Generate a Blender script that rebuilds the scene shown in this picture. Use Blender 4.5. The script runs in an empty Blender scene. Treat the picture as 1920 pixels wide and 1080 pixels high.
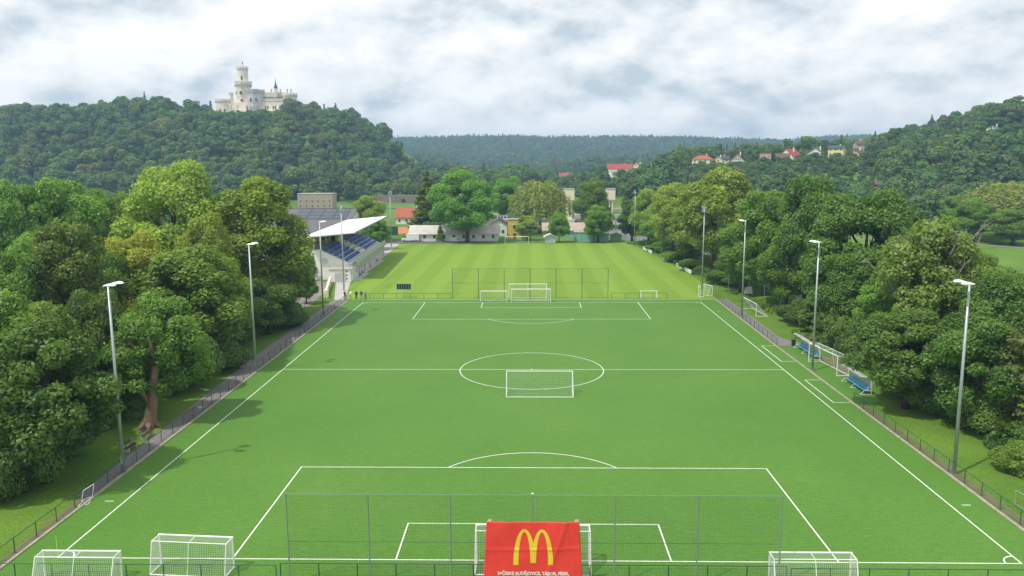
import bpy, math, random
import numpy as np
from mathutils import Vector, Matrix

R_ = random.Random(7)
SC = bpy.context.scene
COL = SC.collection

# ---------------------------------------------------------------- camera
cam_d = bpy.data.cameras.new('camera')
cam = bpy.data.objects.new('camera', cam_d)
COL.objects.link(cam)
PITCH, YAW, ROLL = 0.154, -0.0228, 0.0049
_ex = Vector((math.cos(YAW), -math.sin(YAW), 0)); _ef = Vector((math.sin(YAW), math.cos(YAW), 0)); _ez = Vector((0, 0, 1))
_fw = _ef*math.cos(PITCH) - _ez*math.sin(PITCH)
_up = _ef*math.sin(PITCH) + _ez*math.cos(PITCH)
_r = _ex*math.cos(ROLL) - _up*math.sin(ROLL)
_u = _ex*math.sin(ROLL) + _up*math.cos(ROLL)
_b = -_fw
cam.matrix_world = Matrix(((_r.x, _u.x, _b.x, -0.1701), (_r.y, _u.y, _b.y, -50.1331), (_r.z, _u.z, _b.z, 26.1322), (0, 0, 0, 1)))
cam_d.sensor_width = 36.0
cam_d.lens = 1508.9252/1920*36.0
cam_d.clip_start = 0.5
cam_d.clip_end = 9000
SC.camera = cam

# ---------------------------------------------------------------- world: bright broken cloud over a blue sky
SUN = Vector((-8.0, -6.2, 17.0)).normalized()
W = bpy.data.worlds.new('World'); SC.world = W; W.use_nodes = True
nt = W.node_tree; nt.nodes.clear()
def N(tree, t, **k):
    n = tree.nodes.new(t)
    for a, v in k.items(): setattr(n, a, v)
    return n
CLOUD_SEED = (3.35, 1.9, 0.4)
def world_nodes():
    L = nt.links.new
    out = N(nt, 'ShaderNodeOutputWorld')
    sky = N(nt, 'ShaderNodeTexSky', sky_type='NISHITA', sun_disc=False, sun_elevation=math.asin(SUN.z), sun_rotation=math.radians(232), altitude=400)
    bg1 = N(nt, 'ShaderNodeBackground'); bg1.inputs[1].default_value = 0.12
    L(sky.outputs[0], bg1.inputs[0])
    tc = N(nt, 'ShaderNodeTexCoord')
    sep = N(nt, 'ShaderNodeSeparateXYZ'); L(tc.outputs['Generated'], sep.inputs[0])
    # squash the direction a little so that the banks lie flat
    cb = N(nt, 'ShaderNodeCombineXYZ'); L(sep.outputs[0], cb.inputs[0]); L(sep.outputs[1], cb.inputs[1])
    zs = N(nt, 'ShaderNodeMath', operation='MULTIPLY'); L(sep.outputs[2], zs.inputs[0]); zs.inputs[1].default_value = 1.9
    L(zs.outputs[0], cb.inputs[2])
    def fbm(loc, scale, detail, rough, dist):
        q = N(nt, 'ShaderNodeMapping'); L(cb.outputs[0], q.inputs[0]); q.inputs['Location'].default_value = loc
        n = N(nt, 'ShaderNodeTexNoise'); n.inputs['Scale'].default_value = scale; n.inputs['Detail'].default_value = detail; n.inputs['Roughness'].default_value = rough; n.inputs['Distortion'].default_value = dist
        L(q.outputs[0], n.inputs['Vector']); return n.outputs['Fac']
    o = CLOUD_SEED
    big = fbm(o, 2.3, 4, 0.5, 0.1); den = fbm(o, 6.4, 12, 0.54, 0.1); den2 = fbm((o[0]+.012, o[1]+.010, o[2]-.045), 6.4, 12, 0.54, 0.1)
    def mth(op, x, y, cl=False):
        n = N(nt, 'ShaderNodeMath', operation=op, use_clamp=cl)
        for i, v in enumerate((x, y)):
            if isinstance(v, (int, float)): n.inputs[i].default_value = v
            else: L(v, n.inputs[i])
        return n.outputs[0]
    cover = mth('ADD', mth('MULTIPLY', big, 0.7), mth('MULTIPLY', den, 0.3))
    cov = N(nt, 'ShaderNodeValToRGB'); L(cover, cov.inputs[0])
    cov.color_ramp.elements[0].position = 0.345; cov.color_ramp.elements[1].position = 0.385
    relief = mth('MULTIPLY', mth('SUBTRACT', den2, den), 3.6)        # billow sides turned to the light
    puff = mth('MULTIPLY', mth('SUBTRACT', fbm((o[0]*2, o[1]*2, o[2]*2), 15.0, 9, 0.6, 0.2), 0.5), 0.75)
    lit = mth('ADD', mth('ADD', mth('ADD', relief, puff), 0.64), mth('MULTIPLY', mth('SUBTRACT', 0.5, big), 1.1), True)
    shade = N(nt, 'ShaderNodeValToRGB'); L(lit, shade.inputs[0])
    e = shade.color_ramp.elements
    e[0].position = 0.0; e[0].color = (0.52, 0.60, 0.66, 1)
    e[1].position = 0.90; e[1].color = (0.95, 0.955, 0.96, 1)
    m = shade.color_ramp.elements.new(0.45); m.color = (0.78, 0.815, 0.84, 1)
    bg2 = N(nt, 'ShaderNodeBackground'); bg2.inputs[1].default_value = 0.98
    L(shade.outputs[0], bg2.inputs[0])
    mx = N(nt, 'ShaderNodeMixShader'); L(cov.outputs[0], mx.inputs[0]); L(bg1.outputs[0], mx.inputs[1]); L(bg2.outputs[0], mx.inputs[2])
    L(mx.outputs[0], out.inputs[0])
world_nodes()
sun_d = bpy.data.lights.new('sun', 'SUN'); sun_d.energy = 2.9; sun_d.angle = math.radians(0.8); sun_d.color = (1.0, 0.955, 0.88)
sun = bpy.data.objects.new('sun', sun_d); COL.objects.link(sun); sun.location = (-80, -60, 170)
sun.rotation_mode = 'QUATERNION'; sun.rotation_quaternion = SUN.to_track_quat('Z', 'Y')
vs = SC.view_settings
vs.view_transform = 'Standard'; vs.look = 'None'; vs.gamma = 1.0; vs.exposure = 0.28; vs.use_curve_mapping = False
cy = SC.cycles
cy.use_denoising = True
cy.max_bounces = 6; cy.diffuse_bounces = 3; cy.glossy_bounces = 2; cy.transmission_bounces = 3; cy.volume_bounces = 0; cy.transparent_max_bounces = 6
cy.caustics_reflective = False; cy.caustics_refractive = False

# ---------------------------------------------------------------- helpers
def tag(o, label=None, cat=None, group=None, kind=None):
    if label: o['label'] = label
    if cat: o['category'] = cat
    if group: o['group'] = group
    if kind: o['kind'] = kind
    return o
def empty(name, loc=(0, 0, 0), rz=0.0, label=None, cat=None, group=None):
    o = bpy.data.objects.new(name, None); COL.objects.link(o)
    o.empty_display_size = 0.5
    o.location = loc; o.rotation_euler = (0, 0, rz)
    return tag(o, label, cat, group)
def link_mesh(name, me, mat=None, parent=None):
    o = bpy.data.objects.new(name, me); COL.objects.link(o)
    if mat is not None and not me.materials: me.materials.append(mat)
    if parent is not None: o.parent = parent
    return o
def share(o, parent, loc=None, rot=None):
    c = o.copy(); COL.objects.link(c); c.parent = parent
    if loc is not None: c.location = loc
    if rot is not None: c.rotation_euler = rot
    return c
def copy_tree(o, parent=None):
    c = o.copy(); COL.objects.link(c); c.parent = parent
    for ch in list(o.children): copy_tree(ch, c)
    return c

class MB:
    """collects simple solids into one mesh"""
    def __init__(s): s.v = []; s.f = []
    def add(s, vs, fs):
        b = len(s.v); s.v += [tuple(x) for x in vs]; s.f += [tuple(b+i for i in f) for f in fs]; return s
    def box(s, x0, x1, y0, y1, z0, z1, rz=0.0, piv=None):
        vs = [(x0,y0,z0),(x1,y0,z0),(x1,y1,z0),(x0,y1,z0),(x0,y0,z1),(x1,y0,z1),(x1,y1,z1),(x0,y1,z1)]
        if rz:
            px, py = piv or ((x0+x1)/2, (y0+y1)/2); c, q = math.cos(rz), math.sin(rz)
            vs = [(px+(x-px)*c-(y-py)*q, py+(x-px)*q+(y-py)*c, z) for x, y, z in vs]
        return s.add(vs, [(3,2,1,0),(4,5,6,7),(0,1,5,4),(1,2,6,5),(2,3,7,6),(3,0,4,7)])
    def hexa(s, p):   # eight corners: bottom ring then top ring
        return s.add(p, [(3,2,1,0),(4,5,6,7),(0,1,5,4),(1,2,6,5),(2,3,7,6),(3,0,4,7)])
    def prism(s, poly, z0, z1):
        n = len(poly)
        vs = [(x, y, z0) for x, y in poly]+[(x, y, z1) for x, y in poly]
        return s.add(vs, [tuple(range(n-1, -1, -1)), tuple(range(n, 2*n))]+[(i, (i+1) % n, n+(i+1) % n, n+i) for i in range(n)])
    def extrude_y(s, poly, y0, y1):   # poly in xz
        n = len(poly)
        vs = [(x, y0, z) for x, z in poly]+[(x, y1, z) for x, z in poly]
        return s.add(vs, [tuple(range(n)), tuple(range(2*n-1, n-1, -1))]+[(i, n+i, n+(i+1) % n, (i+1) % n) for i in range(n)])
    def extrude_x(s, poly, x0, x1):   # poly in yz
        n = len(poly)
        vs = [(x0, y, z) for y, z in poly]+[(x1, y, z) for y, z in poly]
        return s.add(vs, [tuple(range(n-1, -1, -1)), tuple(range(n, 2*n))]+[(i, (i+1) % n, n+(i+1) % n, n+i) for i in range(n)])
    def cone(s, c, r0, r1, z0, z1, n=10, cap=True, ph=0.0):
        a = [ph+2*math.pi*i/n for i in range(n)]
        vs = [(c[0]+r0*math.cos(t), c[1]+r0*math.sin(t), z0) for t in a]+[(c[0]+r1*math.cos(t), c[1]+r1*math.sin(t), z1) for t in a]
        fs = [(i, (i+1) % n, n+(i+1) % n, n+i) for i in range(n)]
        if cap: fs += [tuple(range(n-1, -1, -1)), tuple(range(n, 2*n))]
        return s.add(vs, fs)
    def tube(s, pts, r, n=6, cap=True):
        pts = [Vector(p) for p in pts]
        rs = r if isinstance(r, (list, tuple)) else [r]*len(pts)
        vs = []; m = len(pts)
        for i, p in enumerate(pts):
            d = (pts[min(i+1, m-1)]-pts[max(i-1, 0)]).normalized()
            a = d.cross(Vector((0, 0, 1)))
            if a.length < 1e-4: a = Vector((1, 0, 0))
            a.normalize(); b = d.cross(a)
            for k in range(n):
                t = 2*math.pi*(k+.5)/n
                vs.append(p+(a*math.cos(t)+b*math.sin(t))*rs[i])
        fs = [(i*n+k, i*n+(k+1) % n, (i+1)*n+(k+1) % n, (i+1)*n+k) for i in range(m-1) for k in range(n)]
        if cap: fs += [tuple(range(n-1, -1, -1)), tuple(range((m-1)*n, m*n))]
        return s.add(vs, fs)
    def strip(s, pts, w, z):   # flat painted band along a polyline
        P = [Vector((p[0], p[1])) for p in pts]; m = len(P); vs = []
        for i, p in enumerate(P):
            d = (P[min(i+1, m-1)]-P[max(i-1, 0)]).normalized(); q = Vector((-d.y, d.x))*w/2
            vs += [(p.x+q.x, p.y+q.y, z), (p.x-q.x, p.y-q.y, z)]
        return s.add(vs, [(2*i, 2*i+1, 2*i+3, 2*i+2) for i in range(m-1)])
    def net(s, a, b, c, d, nu, nv, r, sag=0.0, k=1):
        """wires of a net stretched over the patch a-b-c-d"""
        a, b, c, d = map(Vector, (a, b, c, d)); nrm = (b-a).cross(d-a).normalized()
        def P(u, v): return (a*(1-u)+b*u)*(1-v)+(d*(1-u)+c*u)*v + nrm*sag*4*u*(1-u)*math.sin(math.pi*min(v, 1))
        for i in range(nu+1): s.tube([P(i/nu, j/k) for j in range(k+1)], r, 3, False)
        for j in range(nv+1): s.tube([P(i/k, j/nv) for i in range(k+1)], r, 3, False)
        return s
    def mesh(s, name, mat=None, smooth=False):
        me = bpy.data.meshes.new(name); me.from_pydata(s.v, [], s.f)
        if mat is not None: me.materials.append(mat)
        if smooth: me.polygons.foreach_set('use_smooth', [True]*len(me.polygons))
        me.update(); return me
    def build(s, name, mat, parent=None, smooth=False):
        return link_mesh(name, s.mesh(name, mat, smooth), None, parent)

# ---------------------------------------------------------------- materials
def mat(name, col, rough=0.7, metal=0.0, noise=0.0, scale=3.0, col2=None, spec=0.4, bump=0.0, bscale=None, coord='Object'):
    m = bpy.data.materials.new(name); m.use_nodes = True
    t = m.node_tree; b = t.nodes['Principled BSDF']; L = t.links.new
    b.inputs['Roughness'].default_value = rough; b.inputs['Metallic'].default_value = metal
    b.inputs['Specular IOR Level'].default_value = spec
    c = (*col, 1)
    if noise or col2:
        tc = N(t, 'ShaderNodeTexCoord'); nz = N(t, 'ShaderNodeTexNoise')
        nz.inputs['Scale'].default_value = scale; nz.inputs['Detail'].default_value = 6; nz.inputs['Roughness'].default_value = 0.65
        L(tc.outputs[coord], nz.inputs['Vector'])
        rp = N(t, 'ShaderNodeValToRGB'); L(nz.outputs['Fac'], rp.inputs[0])
        a2 = col2 or tuple(min(1, x*(1+noise)) for x in col); a1 = col if col2 else tuple(x*(1-noise) for x in col)
        rp.color_ramp.elements[0].position = 0.32; rp.color_ramp.elements[1].position = 0.68
        rp.color_ramp.elements[0].color = (*a1, 1); rp.color_ramp.elements[1].color = (*a2, 1)
        L(rp.outputs[0], b.inputs['Base Color'])
    else: b.inputs['Base Color'].default_value = c
    if bump:
        tc = N(t, 'ShaderNodeTexCoord'); nz = N(t, 'ShaderNodeTexNoise'); nz.inputs['Scale'].default_value = bscale or scale*4; nz.inputs['Detail'].default_value = 5
        L(tc.outputs[coord], nz.inputs['Vector']); bp = N(t, 'ShaderNodeBump'); bp.inputs['Strength'].default_value = bump; bp.inputs['Distance'].default_value = 0.05
        L(nz.outputs['Fac'], bp.inputs['Height']); L(bp.outputs[0], b.inputs['Normal'])
    return m
def math_n(t, op, a, b=None, clamp=False):
    n = N(t, 'ShaderNodeMath', operation=op, use_clamp=clamp)
    for i, x in enumerate((a, b)):
        if x is None: continue
        if isinstance(x, (int, float)): n.inputs[i].default_value = x
        else: t.links.new(x, n.inputs[i])
    return n.outputs[0]
def noise_n(t, vec, scale, detail=5, rough=0.6):
    n = N(t, 'ShaderNodeTexNoise'); n.inputs['Scale'].default_value = scale; n.inputs['Detail'].default_value = detail; n.inputs['Roughness'].default_value = rough
    t.links.new(vec, n.inputs['Vector']); return n.outputs['Fac']
def mix_n(t, fac, a, b, typ='MIX'):
    n = N(t, 'ShaderNodeMixRGB', blend_type=typ)
    for i, x in ((0, fac), (1, a), (2, b)):
        if isinstance(x, (int, float)): n.inputs[i].default_value = x
        elif isinstance(x, tuple): n.inputs[i].default_value = (*x, 1)
        else: t.links.new(x, n.inputs[i])
    return n.outputs[0]
def ramp_n(t, fac, p0, p1):
    n = N(t, 'ShaderNodeMapRange', clamp=True); n.inputs['From Min'].default_value = p0; n.inputs['From Max'].default_value = p1
    t.links.new(fac, n.inputs['Value']); return n.outputs[0]
def base_mat(name, rough=0.9, spec=0.2):
    m = bpy.data.materials.new(name); m.use_nodes = True; t = m.node_tree; b = t.nodes['Principled BSDF']
    b.inputs['Roughness'].default_value = rough; b.inputs['Specular IOR Level'].default_value = spec
    return m, t, b, N(t, 'ShaderNodeTexCoord').outputs['Object']
def bump_n(t, b, h, strength, dist):
    bp = N(t, 'ShaderNodeBump'); bp.inputs['Strength'].default_value = strength; bp.inputs['Distance'].default_value = dist
    t.links.new(h, bp.inputs['Height']); t.links.new(bp.outputs[0], b.inputs['Normal'])

def make_turf():
    m, t, b, v = base_mat('artificial_turf', 0.75, 0.25)
    big = noise_n(t, v, 0.05, 4); mid = noise_n(t, v, 0.6, 6, 0.7)
    sm = N(t, 'ShaderNodeMapping'); t.links.new(v, sm.inputs[0]); sm.inputs['Scale'].default_value = (1.1, 5.0, 1.0)
    fine = math_n(t, 'ADD', math_n(t, 'MULTIPLY', noise_n(t, v, 7.0, 4, 0.75), 0.6), math_n(t, 'MULTIPLY', noise_n(t, sm.outputs[0], 1.0, 5, 0.75), 0.4))
    c = mix_n(t, ramp_n(t, big, .35, .65), (0.060, 0.170, 0.016), (0.092, 0.212, 0.026))
    c = mix_n(t, ramp_n(t, mid, .3, .7), c, (0.073, 0.193, 0.020))
    c = mix_n(t, ramp_n(t, fine, .38, .62), mix_n(t, 1.0, c, (0.66, 0.70, 0.62), 'MULTIPLY'), mix_n(t, 1.0, c, (1.34, 1.26, 1.26), 'MULTIPLY'))
    sx = N(t, 'ShaderNodeSeparateXYZ'); t.links.new(v, sx.inputs[0])
    roll = math_n(t, 'PINGPONG', sx.outputs[1], 4.0)          # rolled-out carpet seams across the pitch
    seam = ramp_n(t, roll, 0.10, 0.0)
    c = mix_n(t, math_n(t, 'MULTIPLY', seam, 0.18), c, (0.045, 0.13, 0.022))
    t.links.new(c, b.inputs['Base Color']); bump_n(t, b, fine, 0.6, 0.04)
    b.inputs['Sheen Weight'].default_value = 0.06; b.inputs['Sheen Roughness'].default_value = 0.5; b.inputs['Sheen Tint'].default_value = (0.75, 1.0, 0.55, 1)
    return m
def make_field():
    m, t, b, v = base_mat('mown_grass', 0.85, 0.2)
    sx = N(t, 'ShaderNodeSeparateXYZ'); t.links.new(v, sx.inputs[0])
    wob = noise_n(t, v, 0.15, 3)
    x = math_n(t, 'ADD', sx.outputs[0], math_n(t, 'MULTIPLY', math_n(t, 'SUBTRACT', wob, 0.5), 1.2))
    s = math_n(t, 'SINE', math_n(t, 'MULTIPLY', x, math.pi/3.7))
    s = ramp_n(t, s, -0.22, 0.22)
    s2 = math_n(t, 'SINE', math_n(t, 'MULTIPLY', sx.outputs[1], math.pi/5.5)); s2 = ramp_n(t, s2, -0.4, 0.4)
    c = mix_n(t, s, (0.152, 0.264, 0.021), (0.186, 0.302, 0.030))  # mowing stripes: sheen of opposite blade directions put into the base colour
    c = mix_n(t, math_n(t, 'MULTIPLY', s2, 0.12), c, (0.13, 0.27, 0.03))
    mid = noise_n(t, v, 0.35, 7, 0.72); fine = noise_n(t, v, 6.0, 4, 0.7); big = noise_n(t, v, 0.035, 3)
    c = mix_n(t, math_n(t, 'MULTIPLY', ramp_n(t, mid, .45, .75), 0.5), c, (0.24, 0.33, 0.06))
    c = mix_n(t, math_n(t, 'MULTIPLY', ramp_n(t, big, .5, .7), 0.35), c, (0.16, 0.30, 0.03))
    c = mix_n(t, ramp_n(t, fine, .3, .7), mix_n(t, 1.0, c, (0.85, 0.86, 0.8), 'MULTIPLY'), mix_n(t, 1.0, c, (1.12, 1.1, 1.1), 'MULTIPLY'))
    t.links.new(c, b.inputs['Base Color']); bump_n(t, b, fine, 0.4, 0.04)
    return m
def make_meadow():
    m, t, b, v = base_mat('rough_grass', 0.9, 0.15)
    big = noise_n(t, v, 0.06, 4); mid = noise_n(t, v, 0.7, 7, 0.72); fine = noise_n(t, v, 5.0, 5, 0.7)
    c = mix_n(t, ramp_n(t, big, .35, .65), (0.075, 0.175, 0.022), (0.13, 0.24, 0.030))
    c = mix_n(t, math_n(t, 'MULTIPLY', ramp_n(t, mid, .5, .72), 0.7), c, (0.17, 0.23, 0.045))
    c = mix_n(t, math_n(t, 'MULTIPLY', ramp_n(t, mid, .40, .22), 0.6), c, (0.10, 0.10, 0.045))
    c = mix_n(t, ramp_n(t, fine, .32, .68), mix_n(t, 1.0, c, (0.62, 0.64, 0.6), 'MULTIPLY'), mix_n(t, 1.0, c, (1.3, 1.25, 1.2), 'MULTIPLY'))
    t.links.new(c, b.inputs['Base Color']); bump_n(t, b, fine, 0.8, 0.12)
    return m
def make_leaf(name, per_instance=False, rough=0.55):
    m = bpy.data.materials.new(name); m.use_nodes = True; t = m.node_tree; t.nodes.clear(); L = t.links.new
    out = N(t, 'ShaderNodeOutputMaterial'); at = N(t, 'ShaderNodeAttribute', attribute_name='tint'); oi = N(t, 'ShaderNodeObjectInfo')
    if per_instance:
        rp = N(t, 'ShaderNodeValToRGB'); L(oi.outputs['Random'], rp.inputs[0]); el = rp.color_ramp.elements
        el[0].position = 0.0; el[0].color = (0.027, 0.062, 0.029, 1); el[1].position = 1.0; el[1].color = (0.101, 0.129, 0.058, 1)
        for p, c in ((0.15, (0.041, 0.099, 0.036, 1)), (0.32, (0.060, 0.119, 0.037, 1)), (0.48, (0.033, 0.079, 0.038, 1)), (0.62, (0.049, 0.117, 0.038, 1)), (0.76, (0.076, 0.139, 0.038, 1)), (0.90, (0.065, 0.097, 0.040, 1))):
            q = el.new(p); q.color = c
        base = rp.outputs[0]
    else: base = oi.outputs['Color']
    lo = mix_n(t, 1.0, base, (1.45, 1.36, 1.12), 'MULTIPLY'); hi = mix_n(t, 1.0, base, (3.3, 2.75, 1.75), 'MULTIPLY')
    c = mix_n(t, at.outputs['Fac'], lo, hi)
    d = N(t, 'ShaderNodeBsdfDiffuse'); L(c, d.inputs[0])
    tr = N(t, 'ShaderNodeBsdfTranslucent'); L(mix_n(t, 1.0, c, (1.15, 1.25, 0.6), 'MULTIPLY'), tr.inputs[0])
    ms = N(t, 'ShaderNodeMixShader'); ms.inputs[0].default_value = 0.44; L(d.outputs[0], ms.inputs[1]); L(tr.outputs[0], ms.inputs[2])
    g = N(t, 'ShaderNodeBsdfGlossy'); g.inputs['Roughness'].default_value = rough; g.inputs[0].default_value = (0.6, 0.65, 0.6, 1)
    m2 = N(t, 'ShaderNodeMixShader'); m2.inputs[0].default_value = 0.045; L(ms.outputs[0], m2.inputs[1]); L(g.outputs[0], m2.inputs[2])
    L(m2.outputs[0], out.inputs[0]); return m
M = {
 'turf': make_turf(), 'field': make_field(), 'meadow': make_meadow(), 'leaf': make_leaf('leaves'), 'farleaf': make_leaf('wood_leaves', True),
 'line': mat('pitch_line_paint', (0.68, 0.71, 0.64), 0.85, noise=0.16, scale=3.0, spec=0.2),
 'path': mat('path_pavers', (0.20, 0.19, 0.185), 0.9, noise=0.22, scale=2.5, bump=0.4, spec=0.2),
 'kerb': mat('kerb_concrete', (0.36, 0.32, 0.25), 0.9, noise=0.22, scale=1.5, spec=0.2),
 'gravel': mat('gravel_yard', (0.25, 0.22, 0.19), 0.95, noise=0.28, scale=0.8, bump=0.4, spec=0.1),
 'asphalt': mat('asphalt', (0.13, 0.13, 0.13), 0.92, noise=0.2, scale=0.6, spec=0.2),
 'concrete': mat('concrete', (0.42, 0.41, 0.38), 0.9, noise=0.15, scale=0.8, spec=0.2),
 'dirt': mat('dry_soil', (0.20, 0.165, 0.11), 0.95, col2=(0.11, 0.15, 0.045), scale=1.1, bump=0.6, spec=0.1),
 'galv': mat('galvanised_steel', (0.42, 0.47, 0.48), 0.45, 0.55, noise=0.08, scale=2),
 'dgreen': mat('dark_green_paint', (0.028, 0.085, 0.062), 0.55, noise=0.15, scale=2),
 'ggreen': mat('grey_green_paint', (0.18, 0.25, 0.20), 0.6, noise=0.12, scale=2),
 'netgreen': mat('green_net_cord', (0.022, 0.060, 0.032), 0.8),
 'netwhite': mat('white_net_cord', (0.62, 0.64, 0.60), 0.8),
 'white': mat('white_paint', (0.78, 0.79, 0.77), 0.45, noise=0.06, scale=3),
 'plaster': mat('white_plaster', (0.76, 0.75, 0.70), 0.85, noise=0.06, scale=0.7, spec=0.2),
 'cream': mat('cream_plaster', (0.76, 0.70, 0.52), 0.85, noise=0.07, scale=0.6, spec=0.2),
 'castle': mat('castle_limestone', (0.77, 0.70, 0.57), 0.9, noise=0.13, scale=0.35, spec=0.15),
 'castle2': mat('castle_grey_stone', (0.55, 0.53, 0.50), 0.9, noise=0.13, scale=0.4, spec=0.15),
 'slate': mat('dark_slate', (0.055, 0.060, 0.070), 0.6, noise=0.25, scale=1.2),
 'glass': mat('window_glass', (0.045, 0.055, 0.065), 0.12, spec=0.6),
 'dark': mat('dark_recess', (0.035, 0.033, 0.030), 0.8),
 'greyroof': mat('grey_shingle', (0.13, 0.125, 0.135), 0.8, noise=0.12, scale=1.0),
 'solar': mat('solar_glass', (0.040, 0.048, 0.065), 0.25, spec=0.5),
 'redroof': mat('red_roof_tile', (0.36, 0.105, 0.055), 0.85, noise=0.22, scale=1.0),
 'redroof2': mat('bright_red_tile', (0.33, 0.060, 0.045), 0.8, noise=0.16, scale=1.0),
 'brownroof': mat('brown_roof_tile', (0.12, 0.080, 0.065), 0.85, noise=0.2, scale=1.0),
 'pinkwall': mat('pink_plaster', (0.55, 0.37, 0.30), 0.85, noise=0.08, scale=0.8),
 'yellow': mat('yellow_plaster', (0.72, 0.50, 0.07), 0.8, noise=0.08, scale=0.7),
 'paleyellow': mat('pale_yellow_plaster', (0.72, 0.64, 0.30), 0.85, noise=0.06, scale=0.8),
 'tan': mat('tan_render', (0.40, 0.33, 0.26), 0.9, noise=0.12, scale=0.5),
 'roofwhite': mat('white_roof_sheet', (0.86, 0.86, 0.84), 0.5, noise=0.03, scale=0.3),
 'seat': mat('blue_plastic', (0.035, 0.11, 0.50), 0.45, noise=0.15, scale=4),
 'skyblue': mat('light_blue_plastic', (0.10, 0.36, 0.58), 0.5, noise=0.1, scale=4),
 'turq': mat('turquoise_sheet', (0.20, 0.45, 0.37), 0.65, noise=0.12, scale=0.9),
 'olive': mat('olive_sheet', (0.20, 0.28, 0.15), 0.7, noise=0.12, scale=0.9),
 'orange': mat('clay_orange', (0.50, 0.17, 0.065), 0.9, noise=0.12, scale=0.5),
 'paleblue': mat('pale_blue_boards', (0.50, 0.57, 0.60), 0.8, noise=0.1, scale=1),
 'rubber': mat('black_rubber', (0.02, 0.02, 0.02), 0.7),
 'clear': mat('dull_polycarbonate', (0.46, 0.48, 0.46), 0.35, noise=0.1, scale=1.5),
 'bark': mat('bark', (0.085, 0.062, 0.045), 0.95, noise=0.35, scale=4, bump=0.9, bscale=9, spec=0.1),
 'palebark': mat('pale_bark', (0.26, 0.23, 0.19), 0.95, noise=0.3, scale=3, bump=0.6, spec=0.1),
 'wood_old': mat('weathered_heartwood', (0.13, 0.105, 0.085), 0.95, col2=(0.27, 0.17, 0.095), scale=0.9, bump=0.9, bscale=5, spec=0.1),
 'stone': mat('retaining_stone', (0.24, 0.185, 0.15), 0.95, noise=0.3, scale=0.8, bump=0.5),
 'banner': mat('red_banner_fabric', (0.80, 0.050, 0.040), 0.65, noise=0.05, scale=2.0, bump=0.3, bscale=1.2),
 'emblem': mat('yellow_print', (0.80, 0.56, 0.035), 0.65),
 'print': mat('white_print', (0.82, 0.80, 0.78), 0.65),
 'neon': mat('neon_yellow', (0.52, 0.80, 0.05), 0.6),
 'skin': mat('skin', (0.50, 0.30, 0.21), 0.6), 'hair': mat('dark_hair', (0.03, 0.02, 0.015), 0.7),
 'cloth_black': mat('black_cloth', (0.02, 0.02, 0.022), 0.9), 'cloth_white': mat('white_cloth', (0.72, 0.72, 0.68), 0.9), 'cloth_navy': mat('navy_cloth', (0.035, 0.06, 0.12), 0.9),
 'cloth_jean': mat('denim', (0.20, 0.28, 0.38), 0.9), 'cloth_grey': mat('grey_cloth', (0.30, 0.28, 0.30), 0.9),
}
# ---------------------------------------------------------------- terrain
def sstep(a, b, x):
    t = np.clip((x-a)/(b-a), 0, 1); return t*t*(3-2*t)
RIV_Y = [-400, -100, 0, 100, 180, 255, 330, 400, 460, 900]
RIV_X = [92, 90, 90, 88, 76, 53, 46, 25, -10, -60]
def river_d(x, y):     # signed distance-like value, negative inside the water
    d1 = np.abs(x-np.interp(y, RIV_Y, RIV_X))-25.0
    d2 = np.maximum(np.abs(x+18)-42, np.abs(y-326)-21)       # lock basin left of the weir
    return np.minimum(d1, d2)
def wob(x, y, s, ph=0.0):
    return (np.sin(x/s+ph)*np.cos(y/(s*1.17)+1.3*ph)+0.5*np.sin(x/(s*.43)+y/(s*.61)+ph))/1.5
def terrain(x, y):
    x = np.asarray(x, float); y = np.asarray(y, float)
    h = np.zeros(np.broadcast(x, y).shape)
    cc = np.interp(x, [-900, -700, -507, -404, -340, -262, -215, -175, -150, -130, -112, -88], [46, 53, 59, 65, 64, 66, 64, 58, 46, 29, 12, 0])
    fy = sstep(440, 690, y)*(1-0.7*sstep(800, 1050, y))
    h = h+cc*fy*(1+0.05*wob(x, y, 45, 1.0))
    rc = np.interp(x, [-60, 0, 60, 101, 150, 181, 215, 234, 262, 300, 340, 600], [0, 2, 8, 23, 25, 26, 27, 28, 33, 46, 57, 75])
    ry = sstep(285, 455, y)*(1-0.55*sstep(500, 780, y))
    h = np.maximum(h, rc*ry*(1+0.05*wob(x, y, 38, 2.0)))
    kc = np.interp(x, [-1500, -900, -380, -70, 60, 430, 640, 720, 820, 1400, 2200], [70, 78, 84, 88, 81, 82, 73, 69, 80, 86, 80])
    h = np.maximum(h, kc*sstep(1300, 2350, y)*(1+0.03*wob(x, y, 160, .4)))
    h = h+6*sstep(500, 900, y)*(1-sstep(1200, 1500, y))
    rd = river_d(x, y)
    h = np.where(y < 470, np.minimum(h, -3.2+3.2*sstep(-1.5, 4.5, rd)+100*(rd > 6)), h)
    return h-0.02
def tz(x, y): return float(terrain(np.array([x]), np.array([y]))[0])
def grid_mesh(name, xs, ys, material, fn):
    X, Y = np.meshgrid(xs, ys); Z = fn(X, Y); nx, ny = len(xs), len(ys)
    co = np.stack([X, Y, Z], -1).reshape(-1, 3).astype(np.float32)
    i = np.arange(nx-1)[None, :]+np.arange(ny-1)[:, None]*nx
    q = np.stack([i, i+1, i+nx+1, i+nx], -1).reshape(-1).astype(np.int32)
    me = bpy.data.meshes.new(name); n = (nx-1)*(ny-1)
    me.vertices.add(len(co)); me.vertices.foreach_set('co', co.ravel())
    me.loops.add(len(q)); me.loops.foreach_set('vertex_index', q)
    me.polygons.add(n); me.polygons.foreach_set('loop_start', np.arange(0, 4*n, 4, dtype=np.int32)); me.polygons.foreach_set('use_smooth', np.ones(n, bool))
    me.update(calc_edges=True); me.materials.append(material); return me
_xs = 150*np.sinh(np.linspace(-3.85, 3.85, 400)); _ys = 150+150*np.sinh(np.linspace(-1.5, 4.0, 340))
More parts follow.
